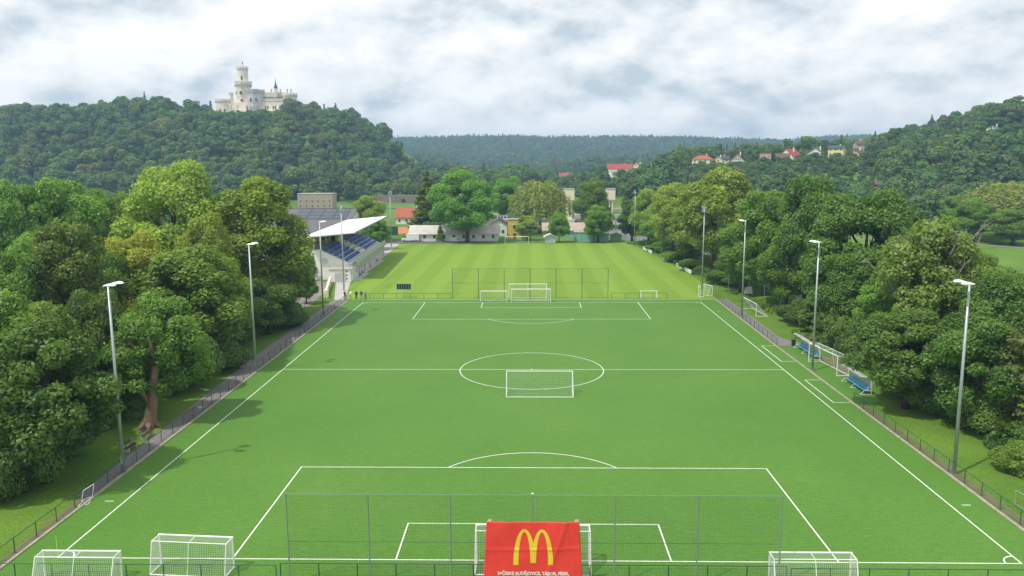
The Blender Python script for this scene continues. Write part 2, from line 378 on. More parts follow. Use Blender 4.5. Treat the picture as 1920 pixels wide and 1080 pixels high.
ground = link_mesh('ground', grid_mesh('ground', _xs, _ys, M['meadow'], terrain)); tag(ground, kind='structure')

def make_water():
    m, t, b, v = base_mat('river_water', 0.10, 0.5)
    b.inputs['Base Color'].default_value = (0.035, 0.045, 0.035, 1)
    bump_n(t, b, noise_n(t, v, 0.9, 4), 0.25, 0.12); return m
M['water'] = make_water()
tag(MB().add([(-120, -150, -1.5), (150, -150, -1.5), (150, 440, -1.5), (-120, 440, -1.5)], [(0, 1, 2, 3)]).build('river', M['water']), kind='structure')

# ---------------------------------------------------------------- artificial pitch
HW, PL = 32.05, 100.25
def sheet(name, poly, z, m, parent=None):
    o = MB().add([(x, y, z) for x, y in poly], [tuple(range(len(poly)))]).build(name, m, parent)
    if parent is None: tag(o, kind='structure')
    return o
turf = sheet('turf_pitch', [(-34.85, -4.4), (34.95, -4.4), (35.0, 36), (38.6, 36), (38.6, 63.4), (35.1, 63.4), (35.4, 103.9), (-35.3, 103.9)], 0.0, M['turf'])
def line(pts, w=0.105): return MB().strip(pts, w, 0.005).build('pitch_line', M['line'], turf)
def arc(cx, cy, r, a0, a1, n=48): return [(cx+r*math.cos(math.radians(a0+(a1-a0)*i/n)), cy+r*math.sin(math.radians(a0+(a1-a0)*i/n))) for i in range(n+1)]
def pitch_lines():
    e = 0.06
    line([(-HW-e, 0), (HW+e, 0)]); line([(-HW-e, PL), (HW+e, PL)])
    line([(-HW, e), (-HW, PL-e)]); line([(HW, e), (HW, PL-e)])
    line([(-HW+e, PL/2), (HW-e, PL/2)])
    for y0, s in ((0, 1), (PL, -1)):
        for w, d in ((20.16, 16.5), (9.16, 5.5)):
            line([(-w, y0+s*e), (-w, y0+s*(d-e))]); line([(w, y0+s*e), (w, y0+s*(d-e))]); line([(-w-e, y0+s*d), (w+e, y0+s*d)])
        a = math.degrees(math.asin((16.5+e-11)/9.15))
        line(arc(0, y0+s*11, 9.15, s*a, s*(180-a)))
        MB().cone((0, y0+s*11), 0.11, 0.11, 0.0, 0.006, 16).build('penalty_spot', M['line'], turf)
        for sx in (-1, 1):
            a0 = {(-1, 1): (0, 90), (1, 1): (90, 180), (-1, -1): (270, 360), (1, -1): (180, 270)}[(sx, s)]
            line(arc(sx*HW, y0+s*0, 1.0, a0[0]+3.5, a0[1]-3.5, 12))
            line([(sx*(HW+1.6), y0+s*9.15), (sx*(HW+0.9), y0+s*9.15)], 0.1)
    c = arc(0, PL/2, 9.15, 0.4, 179.6); line(c); line([(x, PL-y) for x, y in c])
    MB().cone((0, PL/2), 0.16, 0.16, 0.0, 0.009, 16).build('centre_spot', M['line'], turf)
    for ya, yb in ((63.72, 54.5), (45.28, 35.95)):            # technical areas
        line([(33.1, ya), (34.95, ya)], 0.1); line([(33.1, ya-.05), (33.1, yb+.05)], 0.1); line([(33.1, yb), (34.95, yb)], 0.1)
    line([(-35, 103.75), (35.2, 103.75)], 0.16)
pitch_lines()
# kerbs and paths
def kerb(pts, w=0.22, h=0.06):
    b = MB()
    for p, q in zip(pts[:-1], pts[1:]):
        d = Vector((q[0]-p[0], q[1]-p[1])); n = Vector((-d.y, d.x)).normalized()*w/2
        c = [(p[0]-n.x, p[1]-n.y), (q[0]-n.x, q[1]-n.y), (q[0]+n.x, q[1]+n.y), (p[0]+n.x, p[1]+n.y)]
        b.prism(c, -0.1, h)
    return tag(b.build('kerb', M['kerb']), kind='structure')
kerb([(-34.96, -4.4), (-34.96, 30), (-35.1, 60), (-35.42, 104)])
kerb([(35.06, -4.4), (35.1, 36), (35.12, 63), (35.5, 104)])
sheet('path', [(-36.4, 10), (-35.07, 10), (-35.1, 30), (-35.25, 60), (-35.55, 103.5), (-38.3, 103.5), (-38.2, 60), (-37.0, 26)], 0.006, M['path'])
sheet('path', [(35.24, 63.6), (38.6, 63.6), (39.8, 64.6), (38.4, 67), (37.4, 70), (37.8, 104), (35.66, 104)], 0.006, M['path'])
sheet('path', [(-38.3, 103.5), (-36.2, 103.5), (-40.3, 127.0), (-43.6, 127.0)], 0.008, M['concrete'])
sheet('soil_strip', [(35.2, -4), (36.3, -4), (36.1, 35), (35.24, 35)], 0.004, M['dirt'])
sheet('soil_strip', [(-35.6, -4), (-35.07, -4), (-35.07, 9.9), (-36.0, 9.9)], 0.004, M['dirt'])
sheet('soil_strip', [(38.7, 43), (41.0, 43), (41.2, 57), (38.7, 57)], 0.004, M['dirt'])
# grass field with mowing stripes, road and yards beyond
sheet('grass_field', [(-38.6, 104.2), (35.6, 104.2), (37.6, 120), (37.4, 140), (35.8, 172), (33.6, 205), (32.5, 214.6), (-42.8, 213.4), (-40.2, 150), (-39.6, 128)], 0.0, M['field'])
sheet('stand_apron', [(-40.6, 127.2), (-38.9, 130), (-38.9, 142.3), (-39.9, 142.3), (-40.0, 169), (-41.2, 169), (-43.0, 213.2), (-47.5, 214.5), (-46, 127.2)], 0.012, M['concrete'])
sheet('road', [(-62, 215.2), (-14, 216.2), (-14, 219.6), (-36, 221.8), (-36, 224.5), (-62, 224)], 0.01, M['asphalt'])
sheet('car_park', [(-70, 92), (-43.5, 92.5), (-41.2, 95.5), (-43.5, 127), (-47, 127), (-52, 190), (-90, 190)], 0.01, M['gravel'])
sheet('clay_court', [(-54, 252), (-40.5, 252), (-41, 284), (-57, 284)], 0.012, M['orange'])
sheet('river_path', [(103, 236), (128, 214), (150, 194), (182, 172), (182, 175), (151, 197.5), (129, 217.5), (104, 239)], 0.02, M['gravel'])
def road_band(name, pts, w, m, dz):
    b = MB()
    for p, q in zip(pts[:-1], pts[1:]):
        d = Vector((q[0]-p[0], q[1]-p[1])); n = Vector((-d.y, d.x)).normalized()*w/2
        b.add([(p[0]-n.x, p[1]-n.y, tz(*p)+dz), (q[0]-n.x, q[1]-n.y, tz(*q)+dz), (q[0]+n.x, q[1]+n.y, tz(*q)+dz), (p[0]+n.x, p[1]+n.y, tz(*p)+dz)], [(0, 1, 2, 3)])
    return tag(b.build(name, m), kind='structure')
road_band('road', [(-180, 416), (-120, 428), (-60, 424), (-20, 402)], 7, M['asphalt'], 0.25)

# ---------------------------------------------------------------- foliage prototypes
def leaf_mesh(name, pts, nrm, size, tint, rng, aspect=1.5, material=None, fold=0.0):
    n = len(pts)
    nrm = nrm/np.maximum(np.linalg.norm(nrm, axis=1, keepdims=True), 1e-6)
    a = np.cross(nrm, rng.normal(size=(n, 3))); a /= np.maximum(np.linalg.norm(a, axis=1, keepdims=True), 1e-6)
    b = np.cross(nrm, a); s = (size*rng.uniform(.65, 1.35, n))[:, None]
    la, lb = a*s*.5*aspect, b*s*.5
    v = np.stack([pts-la, pts-lb*1.0+la*.15, pts+la, pts+lb+la*.15], 1).reshape(-1, 3).astype(np.float32)
    me = bpy.data.meshes.new(name)
    me.vertices.add(4*n); me.vertices.foreach_set('co', v.ravel())
    me.loops.add(4*n); me.loops.foreach_set('vertex_index', np.arange(4*n, dtype=np.int32))
    me.polygons.add(n); me.polygons.foreach_set('loop_start', np.arange(0, 4*n, 4, dtype=np.int32))
    at = me.attributes.new('tint', 'FLOAT', 'FACE'); at.data.foreach_set('value', np.clip(tint, 0, 1).astype(np.float32))
    me.update(calc_edges=True)
    if material: me.materials.append(material)
    return me
def blob_leaves(blobs, per_area, rng, up=0.45, jit=0.55, keep_in=0.25, shell=(0.80, 1.06)):
    """leaf points over a set of ellipsoid clumps; those deep inside other clumps are mostly dropped"""
    P, Nn, T = [], [], []
    C = np.array([b[0] for b in blobs]); Rr = np.array([b[1] for b in blobs])
    for k, (c, r) in enumerate(blobs):
        r = np.asarray(r); n = int(per_area*4*math.pi*float(np.mean(r))**2)
        d = rng.normal(size=(n, 3)); d /= np.linalg.norm(d, axis=1, keepdims=True)
        d = d[(d[:, 2] > -0.55) | (rng.random(n) < .35)]; n = len(d)
        p = np.asarray(c)+d*r*rng.uniform(*shell, n)[:, None]
        inside = np.zeros(n, bool)
        for j in range(len(blobs)):
            if j != k: inside |= ((((p-C[j])/Rr[j])**2).sum(1) < .62)
        ok = ~inside | (rng.random(n) < keep_in)
        p, d = p[ok], d[ok]
        P.append(p); Nn.append(d+rng.normal(size=d.shape)*jit+np.array([0, 0, up]))
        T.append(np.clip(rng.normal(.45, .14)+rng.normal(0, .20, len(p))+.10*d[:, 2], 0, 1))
    return np.concatenate(P), np.concatenate(Nn), np.concatenate(T)
def broad_blobs(rng, n, H, cr, z0, top_pow=1.0, rb=(.20, .34), squash=.85):
    """clumps filling a crown of radius cr from z0 to H"""
    out = []; zc = (H+z0)/2; hz = (H-z0)/2
    tries = 0
    while len(out) < n and tries < 4000:
        tries += 1
        d = rng.normal(size=3); d /= np.linalg.norm(d)
        rad = rng.uniform(.45, .86)
        p = np.array([d[0]*cr*rad, d[1]*cr*rad, zc+d[2]*hz*rad])
        f = (p[2]-z0)/(H-z0)
        lim = cr*min(1.0, (1.08-f)**.5*1.12)*(0.72+.28*min(1, f*3.0))
        if math.hypot(p[0], p[1]) > lim*.86: continue
        r = cr*rng.uniform(*rb)
        if p[2]+r*squash > H+cr*.06: p[2] = H-r*squash
        out.append((p, np.array([r, r, r*squash])*rng.uniform(.85, 1.15, 3)))
    return out
def trunk_mesh(name, rng, H, r0, z_split, limbs, material, reach):
    b = MB(); z = 0; pts = []; rad = []
    k = 7
    for i in range(k+1):
        f = i/k; pts.append((math.sin(f*3+rng.random())*.10*f*H*.06, math.cos(f*2.3)*.05*f*H*.06, f*H*.80)); rad.append(r0*(1.25 if i == 0 else 1)*(1-f*.86))
    b.tube(pts, rad, 9)
    for i in range(limbs):
        a = 2*math.pi*i/limbs+rng.uniform(-.3, .3); zs = H*rng.uniform(z_split, .62); L = reach*rng.uniform(.42, .66)
        p0 = Vector((0, 0, zs)); d = Vector((math.cos(a), math.sin(a), rng.uniform(.55, 1.1)))
        b.tube([p0, p0+d*L*.35, p0+d*L*.7+Vector((0, 0, L*.08)), p0+d*L+Vector((0, 0, L*.2))], [r0*.42, r0*.32, r0*.2, r0*.07], 6)
        for q in range(2):
            a2 = a+rng.uniform(-.9, .9); p1 = p0+d*L*rng.uniform(.45, .8)
            b.tube([p1, p1+Vector((math.cos(a2), math.sin(a2), .8))*L*.42], [r0*.18, r0*.04], 5)
    return b.mesh(name, material, True)
PROTO = {}   # key -> (height, radius, trunk mesh, crown mesh)
def protos():
    for key, seed, H, cr, z0, n, rb, sq in (('a', 11, 15, 5.6, 1.6, 84, (.13, .27), .90), ('b', 12, 14, 5.4, 1.4, 74, (.15, .29), .88), ('c', 13, 14, 5.8, 1.8, 96, (.12, .24), .95), ('d', 14, 17, 4.6, 1.4, 84, (.15, .28), 1.0)):
        rng = np.random.default_rng(seed)
        bl = broad_blobs(rng, n, H, cr, z0, rb=rb, squash=sq)
        p, nn, t = blob_leaves(bl, 44, rng, up=.38, jit=.70, shell=(.62, 1.14))
        # loose sprays that break up the outline
        m = 2000; i = rng.integers(0, len(bl), m); d = rng.normal(size=(m, 3)); d /= np.linalg.norm(d, axis=1, keepdims=True)
        C = np.array([b[0] for b in bl]); Rr = np.array([b[1] for b in bl])
        q = C[i]+d*Rr[i]*rng.uniform(1.05, 1.30, m)[:, None]
        p = np.concatenate([p, q]); nn = np.concatenate([nn, d+rng.normal(size=d.shape)*.8]); t = np.concatenate([t, rng.uniform(.4, .9, m)])
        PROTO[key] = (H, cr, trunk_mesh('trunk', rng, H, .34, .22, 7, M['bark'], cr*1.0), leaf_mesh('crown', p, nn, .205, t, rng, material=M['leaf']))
    rng = np.random.default_rng(21)          # shrub
    bl = broad_blobs(rng, 26, 4.6, 3.0, -.35, rb=(.24, .40), squash=.9)
    p, nn, t = blob_leaves(bl, 70, rng)
    PROTO['s'] = (4.6, 3.0, trunk_mesh('stem', rng, 3.4, .10, .1, 6, M['bark'], 2.2), leaf_mesh('foliage', p, nn, .155, t, rng, material=M['leaf']))
    for key, seed, H, cr, dense in (('k', 31, 15, 3.4, 1.0), ('p', 32, 13, 3.9, .7)):       # spruce and pine: tiers of drooping boughs
        rng = np.random.default_rng(seed); P, Nn, T = [], [], []
        tiers = 26 if key == 'k' else 15
        for i in range(tiers):
            f = i/(tiers-1); z = H*(.06+.92*f); R0 = cr*((1-f)**.75+.06)*rng.uniform(.85, 1.1) if key == 'k' else cr*math.sin(math.pi*min(1, .18+.80*f))**.6*rng.uniform(.7, 1.1)
            nb = max(5, int(11*(1-f)+5))
            for k in range(nb):
                a = rng.uniform(0, 2*math.pi); n = int(70*dense*(.4+R0/cr)); s = rng.uniform(.15, 1, n)**.7
                wdt = .34*R0*(1-s*.6)+.12
                x = s*R0; y = rng.normal(0, 1, n)*wdt*.5; zz = z-s*R0*(.28 if key == 'k' else -.05)+rng.normal(0, .12, n)
                P.append(np.stack([x*math.cos(a)-y*math.sin(a), x*math.sin(a)+y*math.cos(a), zz], 1))
                Nn.append(np.stack([np.full(n, .5*math.cos(a)), np.full(n, .5*math.sin(a)), np.ones(n)], 1)+rng.normal(size=(n, 3))*.5)
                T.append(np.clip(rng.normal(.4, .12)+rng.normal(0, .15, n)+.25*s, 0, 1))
        PROTO[key] = (H, cr, trunk_mesh('trunk', rng, H, .24, .5, 2, M['bark'], .8), leaf_mesh('crown', np.concatenate(P), np.concatenate(Nn), .24, np.concatenate(T), rng, 1.9, M['leaf']))
    rng = np.random.default_rng(41); H, cr = 15, 6.0; P, Nn, T = [], [], []               # weeping birch or willow: hanging strands
    for i in range(230):
        a = rng.uniform(0, 2*math.pi); rr = cr*math.sqrt(rng.uniform(.02, 1)); zt = H*(.55+.45*math.sqrt(max(0, 1-(rr/cr)**2)))*rng.uniform(.85, 1.02); Ls = rng.uniform(.3, .72)*zt
        n = int(26*Ls/2.2)+20; s = rng.random(n)
        sw = rng.normal(0, .25)
        P.append(np.stack([(rr+.5*s)*math.cos(a)+sw*s+rng.normal(0, .20, n), (rr+.5*s)*math.sin(a)+rng.normal(0, .20, n), zt-s*Ls], 1))
        Nn.append(np.stack([np.full(n, math.cos(a)), np.full(n, math.sin(a)), np.full(n, .35)], 1)+rng.normal(size=(n, 3))*.6); T.append(np.clip(rng.normal(.5, .15)+rng.normal(0, .18, n), 0, 1))
    PROTO['w'] = (H, cr, trunk_mesh('trunk', rng, H*1.2, .30, .3, 9, M['palebark'], cr*.95), leaf_mesh('crown', np.concatenate(P), np.concatenate(Nn), .26, np.concatenate(T), rng, 1.7, M['leaf']))
protos()
TINT = {'D': (0.054, 0.112, 0.024), 'M': (0.080, 0.152, 0.028), 'G': (0.080, 0.175, 0.030), 'L': (0.128, 0.200, 0.042), 'Y': (0.150, 0.200, 0.034), 'O': (0.118, 0.178, 0.030), 'B': (0.078, 0.118, 0.028), 'P': (0.058, 0.082, 0.028), 'K': (0.090, 0.150, 0.040), 'W': (0.125, 0.165, 0.052)}
def tree(X, Y, H, rad, key, col, label, z=None, trunk=True, cat=None, name=None):
    hp, rp, tm, cm = PROTO[key]
    if 0 < X < 47 and Y < 80: X += 1.4
    if z is None: z = max(tz(X, Y), -1.4)
    nm = name or {'s': 'shrub', 'k': 'spruce_tree', 'p': 'pine_tree', 'w': 'weeping_tree'}.get(key, 'leafy_tree')
    e = empty(nm, (X, Y, z), R_.uniform(0, 6.28), label, cat or ('shrub' if key == 's' else 'tree'), {'s': 'shrubs around the pitches'}.get(key, 'trees around the pitches'))
    e.scale = (rad*1.2/rp, rad*1.2/rp, (H-z)*1.03/hp)
    if trunk: link_mesh({'s': 'stem'}.get(key, 'trunk'), tm, None, e)
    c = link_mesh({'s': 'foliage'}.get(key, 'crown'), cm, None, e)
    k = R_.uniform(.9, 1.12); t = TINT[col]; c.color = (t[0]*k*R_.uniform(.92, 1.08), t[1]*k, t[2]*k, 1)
    return e
# ---------------------------------------------------------------- trees one by one: x, y, top height, crown radius, kind, colour, label
TREES = [
(-40.5, 13.0, 13.8, 5.4, 'a', 'D', 'broad dark-green tree at the lower left edge behind the railing'),
(-48.4, 19.0, 15.2, 5.2, 'b', 'M', 'tree cut by the left picture edge above the lowest tree'),
(-38.5, 27.0, 12.9, 4.7, 'c', 'M', 'leafy crown growing from the old hollow split trunk by the railing'),
(-51.9, 38.0, 20.3, 4.5, 'd', 'B', 'dark narrow tree left of the nearest left floodlight'),
(-55.4, 33.0, 17.3, 4.5, 'b', 'D', 'dark tree at left edge below the far left treetops'),
(-51.1, 52.0, 17.8, 4.8, 'a', 'Y', 'yellowish-green tree above the nearest left floodlight head'),
(-44.2, 52.0, 15.5, 8.1, 'c', 'M', 'wide green tree left of the second left floodlight'),
(-56.3, 76.0, 26.9, 8.9, 'a', 'L', 'tallest bright-green ash on the left with feathery top'),
(-43.8, 78.0, 24.8, 7.9, 'd', 'O', 'tall olive-green tree with yellow flecks beside the grandstand roof'),
(-42.6, 90.0, 13.9, 4.5, 'b', 'M', 'tree edge hanging over the car park beside the grandstand'),
(-80.1, 86.0, 24.3, 7.8, 'b', 'G', 'fresh green tree at top left in front of castle hill'),
(-84.6, 80.0, 23.2, 6.1, 'c', 'G', 'green treetop in the far left corner below castle hill'),
(-78.4, 97.0, 22.0, 5.9, 'a', 'M', 'rounded treetop between the left corner trees and the tall ash'),
(-42.5, 63.0, 8.2, 4.7, 'b', 'D', 'low dark tree just behind the second left floodlight pole'),
(-42.5, 99.0, 5.6, 2.2, 'c', 'G', 'young tree staked beside the gravel car park'),
(-46.5, 64.0, 18.9, 4.6, 'c', 'O', 'mid-green tree between the tall ash and the olive tree'),
(-45.2, 30.0, 13.8, 3.3, 'a', 'D', 'shadowed tree behind the hollow trunk'),
(38.6, 34.0, 10.7, 5.3, 'a', 'D', 'dense dark tree overhanging the second dugout'),
(41.2, 27.0, 11.6, 4.6, 'b', 'D', 'dense dark tree behind the nearest right floodlight'),
(45.2, 24.0, 12.1, 3.5, 'p', 'P', 'brown-green pine at the right picture edge'),
(40.4, 16.0, 2.6, 2.0, 's', 'M', 'round shrub at lower right behind the railing'),
(49.1, 50.0, 19.0, 6.6, 'c', 'K', 'loose light-green tree with bare pinkish twigs near the right river bank'),
(53.4, 42.0, 13.9, 4.7, 'a', 'D', 'dark green tree right of the nearest right floodlight head'),
(41.5, 52.0, 6.8, 2.9, 's', 'D', 'dark bush beyond the parked goal by the dugouts'),
(42.7, 70.0, 13.3, 3.4, 'k', 'D', 'dark spruce-like tree behind the second right floodlight'),
(42.9, 63.0, 7.6, 3.2, 's', 'D', 'bush row end beside the leaning net pole'),
(45.2, 55.0, 11.2, 3.9, 'd', 'G', 'yellow-green bushy tree right of the net pole'),
(47.1, 88.0, 24.2, 5.7, 'b', 'D', 'very dark oak crown topping the right bank trees'),
(50.5, 72.0, 22.2, 8.6, 'a', 'D', 'huge dark oak right of the second right floodlight'),
(44.8, 104.0, 21.3, 6.4, 'd', 'M', 'tall tree behind the third right floodlight'),
(42.9, 138.0, 24.4, 9.8, 'c', 'L', 'big light-green crown behind the grass field mast on the right'),
(40.3, 178.0, 20.6, 7.3, 'a', 'L', 'bright tree between the two right grass field masts'),
(37.5, 206.0, 18.2, 6.1, 'b', 'L', 'bright tree beside the far right grass field mast'),
(42.6, 112.0, 14.9, 6.0, 'b', 'M', 'tree with bare stems where the river glints through'),
(59.8, 78.0, 19.3, 5.2, 'b', 'D', 'oak edge falling toward the river on the right'),
(37.9, 212.0, 0.8, 5.2, 's', 'G', 'bush at the far end of the advertising boards'),
(39.2, 186.0, 3.3, 4.7, 's', 'G', 'bush behind the blue advertising board'),
(40.8, 164.0, 3.6, 4.8, 's', 'M', 'bush behind the middle advertising board'),
(42.4, 144.0, 4.0, 5.4, 's', 'M', 'bush at the foot of the near right grass field mast'),
(43.4, 122.0, 4.0, 4.6, 's', 'D', 'bush behind the crooked fence poles'),
(43.3, 96.0, 1.9, 3.3, 's', 'M', 'weedy bush beside the tipped white board'),
(43.7, 80.0, 4.1, 3.1, 's', 'D', 'dark bush on the lawn beyond the third right floodlight'),
(163.0, 230.0, 19.2, 11.5, 'w', 'W', 'pale yellow-green willow on the far right bank'),
(146.2, 218.0, 14.0, 7.5, 'a', 'G', 'park tree with bare trunk above the river path'),
(151.3, 205.0, 11.2, 8.1, 'b', 'M', 'park tree at the right edge above the river path'),
(163.2, 265.0, 12.7, 6.3, 'c', 'M', 'small round park tree beyond the meadow'),
(-21.1, 218.0, 23.2, 10.1, 'c', 'G', 'large maple with double trunk behind the grass field'),
(-36.9, 238.0, 22.9, 6.5, 'k', 'B', 'brown-green conifer beside the red-roofed white house'),
(-8.9, 292.0, 20.8, 7.7, 'a', 'G', 'green tree above the white boat'),
(3.5, 252.0, 19.8, 9.2, 'w', 'W', 'weeping birch with pale bare top twigs'),
(23.7, 258.0, 19.6, 6.7, 'b', 'M', 'tall tree between the two cream lock towers'),
(22.3, 216.0, 12.1, 5.1, 'c', 'G', 'round maple in front of the turquoise shed'),
(9.4, 217.0, 10.0, 3.4, 'a', 'G', 'small maple beside the white garden shed'),
(-1.2, 224.0, 8.5, 4.0, 'b', 'L', 'small light tree right of the yellow building'),
(-54.5, 222.0, 15.8, 6.5, 'b', 'L', 'tree behind the grandstand roof'),
(-48.2, 196.0, 9.8, 4.9, 'c', 'G', 'tree at the far end of the grandstand'),
(35.5, 232.0, 13.8, 5.2, 'd', 'D', 'dark tree with bare grey limb beside the far right mast'),
(-30.7, 222.0, 5.8, 1.4, 'k', 'G', 'slim dark columnar tree beside the parked van'),
(1.4, 330.0, 16.4, 7.5, 'd', 'M', 'dark tree behind the weeping birch'),
(-33.5, 330.0, 25.2, 7.5, 'a', 'M', 'tree rising behind the large maple'),
(-50.5, 207.0, 3.6, 2.4, 's', 'G', 'bush by the road beyond the grandstand'),
(-68.6, 60.0, 16.6, 5.2, 'c', 'G', 'green tree filling the gap above the dark narrow tree'),
(-53.3, 48.0, 15.7, 4.0, 'b', 'M', 'mid-green tree between the narrow tree and the yellowish one'),
(-44.1, 60.0, 14.3, 4.5, 'a', 'O', 'olive tree right of the yellowish one'),
(-40.8, 72.0, 8.9, 4.9, 'b', 'D', 'dark tree under the olive tree near the path'),
(-47.0, 26.0, 13.3, 3.6, 'b', 'M', 'tree above the lowest left tree'),
(-41.0, 40.0, 8.5, 3.7, 's', 'D', 'low shrub mass right of the hollow trunk'),
(-40.7, 50.0, 5.1, 3.4, 's', 'D', 'low shrub mass left of the middle left floodlight'),
(-40.4, 78.0, 4.5, 3.4, 's', 'D', 'shrub under the trees beside the car park fence'),
(-41.0, 10.0, 6.7, 2.5, 's', 'D', 'shrub under the lowest left tree'),
(44.7, 90.0, 14.6, 4.7, 'a', 'M', 'tree between the third floodlight and the spruce'),
(44.7, 66.0, 13.5, 4.7, 'b', 'D', 'dark tree right of the spruce'),
(49.5, 58.0, 13.6, 4.4, 'a', 'D', 'dark tree left of the loose light-green one'),
(59.3, 58.0, 14.3, 3.6, 'b', 'M', 'tree behind the nearest right floodlight head'),
(42.1, 160.0, 15.8, 6.3, 'd', 'M', 'tree between the two big light crowns'),
(39.7, 196.0, 12.4, 5.9, 'a', 'G', 'tree behind the far boards'),
(41.2, 38.4, 5.2, 2.7, 's', 'D', 'low leafy shrub hiding the end of the second dugout'),
(41.6, 32.6, 4.6, 2.8, 's', 'D', 'shrub skirt under the dense dark tree by the second dugout'),
(42.8, 26.4, 4.4, 2.8, 's', 'M', 'shrub skirt under the tree behind the nearest right floodlight'),
(44.0, 19.5, 4.2, 2.6, 's', 'D', 'shrub between the round shrub and the right trees'),
(-42.6, 17.8, 4.4, 2.4, 's', 'D', 'shrub left of the hollow trunk under the lowest tree'),
(-41.9, 31.5, 4.6, 2.5, 's', 'M', 'shrub right behind the hollow trunk'),
(-42.6, 38.5, 4.6, 2.6, 's', 'D', 'shrub on the lawn edge below the wide green tree'),
(-42.4, 46.5, 5.0, 2.6, 's', 'D', 'shrub level with the middle left floodlight'),
(-44.6, 8.0, 3.6, 2.6, 's', 'D', 'shrub at the lower left picture edge'),
]
for row in TREES:
    big = 'hollow split' in row[6]
    t = tree(*row, trunk=not big, z=None)
    if big: OLD = t
    if 'double trunk' in row[6]:
        e2 = t.children[0].copy(); COL.objects.link(e2); e2.parent = t; e2.location = (1.6, .6, 0); e2.rotation_euler = (0.05, 0.08, 1.9)
    if 'bare pinkish' in row[6] or 'bare top twigs' in row[6]:      # dead twigs among the leaves
        b = MB(); H, rp = PROTO[row[4]][0], PROTO[row[4]][1]
        for i in range(46):
            a = R_.uniform(0, 6.28); r0 = rp*R_.uniform(.15, .7); z0 = H*R_.uniform(.45, .80); p = Vector((math.cos(a)*r0, math.sin(a)*r0, z0))
            d = Vector((math.cos(a)*.7+R_.uniform(-.4, .4), math.sin(a)*.7+R_.uniform(-.4, .4), R_.uniform(.6, 1.2)))*R_.uniform(1.4, 2.6)
            b.tube([p, p+d*.6, p+d+Vector((R_.uniform(-.4, .4), R_.uniform(-.4, .4), .1))], [.07, .045, .015], 4)
            for q in range(3):
                p1 = p+d*R_.uniform(.4, .9); b.tube([p1, p1+Vector((R_.uniform(-1, 1), R_.uniform(-1, 1), R_.uniform(0, 1)))*.9], [.03, .01], 3)
        b.build('bare_twigs', M['palebark'], t)
# the hollow trunk: leaning, split, with orange heartwood
def hollow():
    s = OLD.scale; b = MB()
    def P(x, y, z): return (x/s[0], y/s[1], z/s[2])
    b.tube([P(0, 0, -.2), P(.05, 0, .6), P(.3, .1, 1.8), P(.5, .1, 3.0), P(.55, .1, 4.2), P(.85, .1, 5.6), P(1.1, .2, 7.0)], [.80/s[0], .64/s[0], .54/s[0], .48/s[0], .42/s[0], .36/s[0], .30/s[0]], 11)
    b.tube([P(.2, 0, 2.6), P(-.35, -.2, 3.6), P(-.55, -.2, 4.6)], [.36/s[0], .28/s[0], .16/s[0]], 8)
    for a in range(6):
        b.tube([P(.5*math.cos(a), .5*math.sin(a), .5), P(1.25*math.cos(a), 1.25*math.sin(a), -.1)], [.3/s[0], .12/s[0]], 6)
    for a in (0.3, 1.8, 3.6, 5.0):
        b.tube([P(1.0, .2, 6.4), P(1.0+1.6*math.cos(a), .2+1.6*math.sin(a), 8.2), P(1.0+2.6*math.cos(a), .2+2.6*math.sin(a), 9.6)], [.26/s[0], .16/s[0], .06/s[0]], 6)
    o = b.build('trunk', M['wood_old'], OLD, True); o['label'] = 'gnarled split hollow trunk with orange heartwood'
    OLD.rotation_euler = (0, 0, 0); OLD.name = 'hollow_tree'
    c = [x for x in OLD.children if x.name.startswith('crown')][0]; c.location = (0.4/s[0], 2.2/s[1], 0)
hollow()

# ---------------------------------------------------------------- woods: masses of trees that read as one
def far_protos():
    out = []
    for i in range(5):
        rng = np.random.default_rng(100+i); H = 15; cr = (6.2, 5.4, 6.8, 5.0, 6.0)[i]
        bl = broad_blobs(rng, (20, 17, 24, 16, 21)[i], H, cr, 0.5, rb=(.24, .42), squash=.9)
        p, nn, t = blob_leaves(bl, 2.3, rng, jit=.38, keep_in=.05)
        out.append(bpy.data.objects.new('wood_tree_shape', leaf_mesh('wood_tree_shape', p, nn, .95, t, rng, 1.25, M['farleaf'])))
    for i in range(2):
        rng = np.random.default_rng(120+i); P, Nn, T = [], [], []; H = 17; cr = 3.0
        for k in range(17):
            f = k/16; z = H*(.05+.93*f); R0 = cr*(1-f)**.8+.15; n = int(30*(1-f))+10; a = rng.uniform(0, 6.28, n); s = rng.uniform(.4, 1, n)
            P.append(np.stack([np.cos(a)*R0*s, np.sin(a)*R0*s, z-s*R0*.35+rng.normal(0, .2, n)], 1)); Nn.append(np.stack([np.cos(a), np.sin(a), np.full(n, .8)], 1)+rng.normal(size=(n, 3))*.35); T.append(np.clip(rng.normal(.25, .15, n), 0, 1))
        out.append(bpy.data.objects.new('wood_spruce_shape', leaf_mesh('wood_spruce_shape', np.concatenate(P), np.concatenate(Nn), 1.0, np.concatenate(T), rng, 1.4, M['farleaf'])))
    return out
FAR = far_protos()
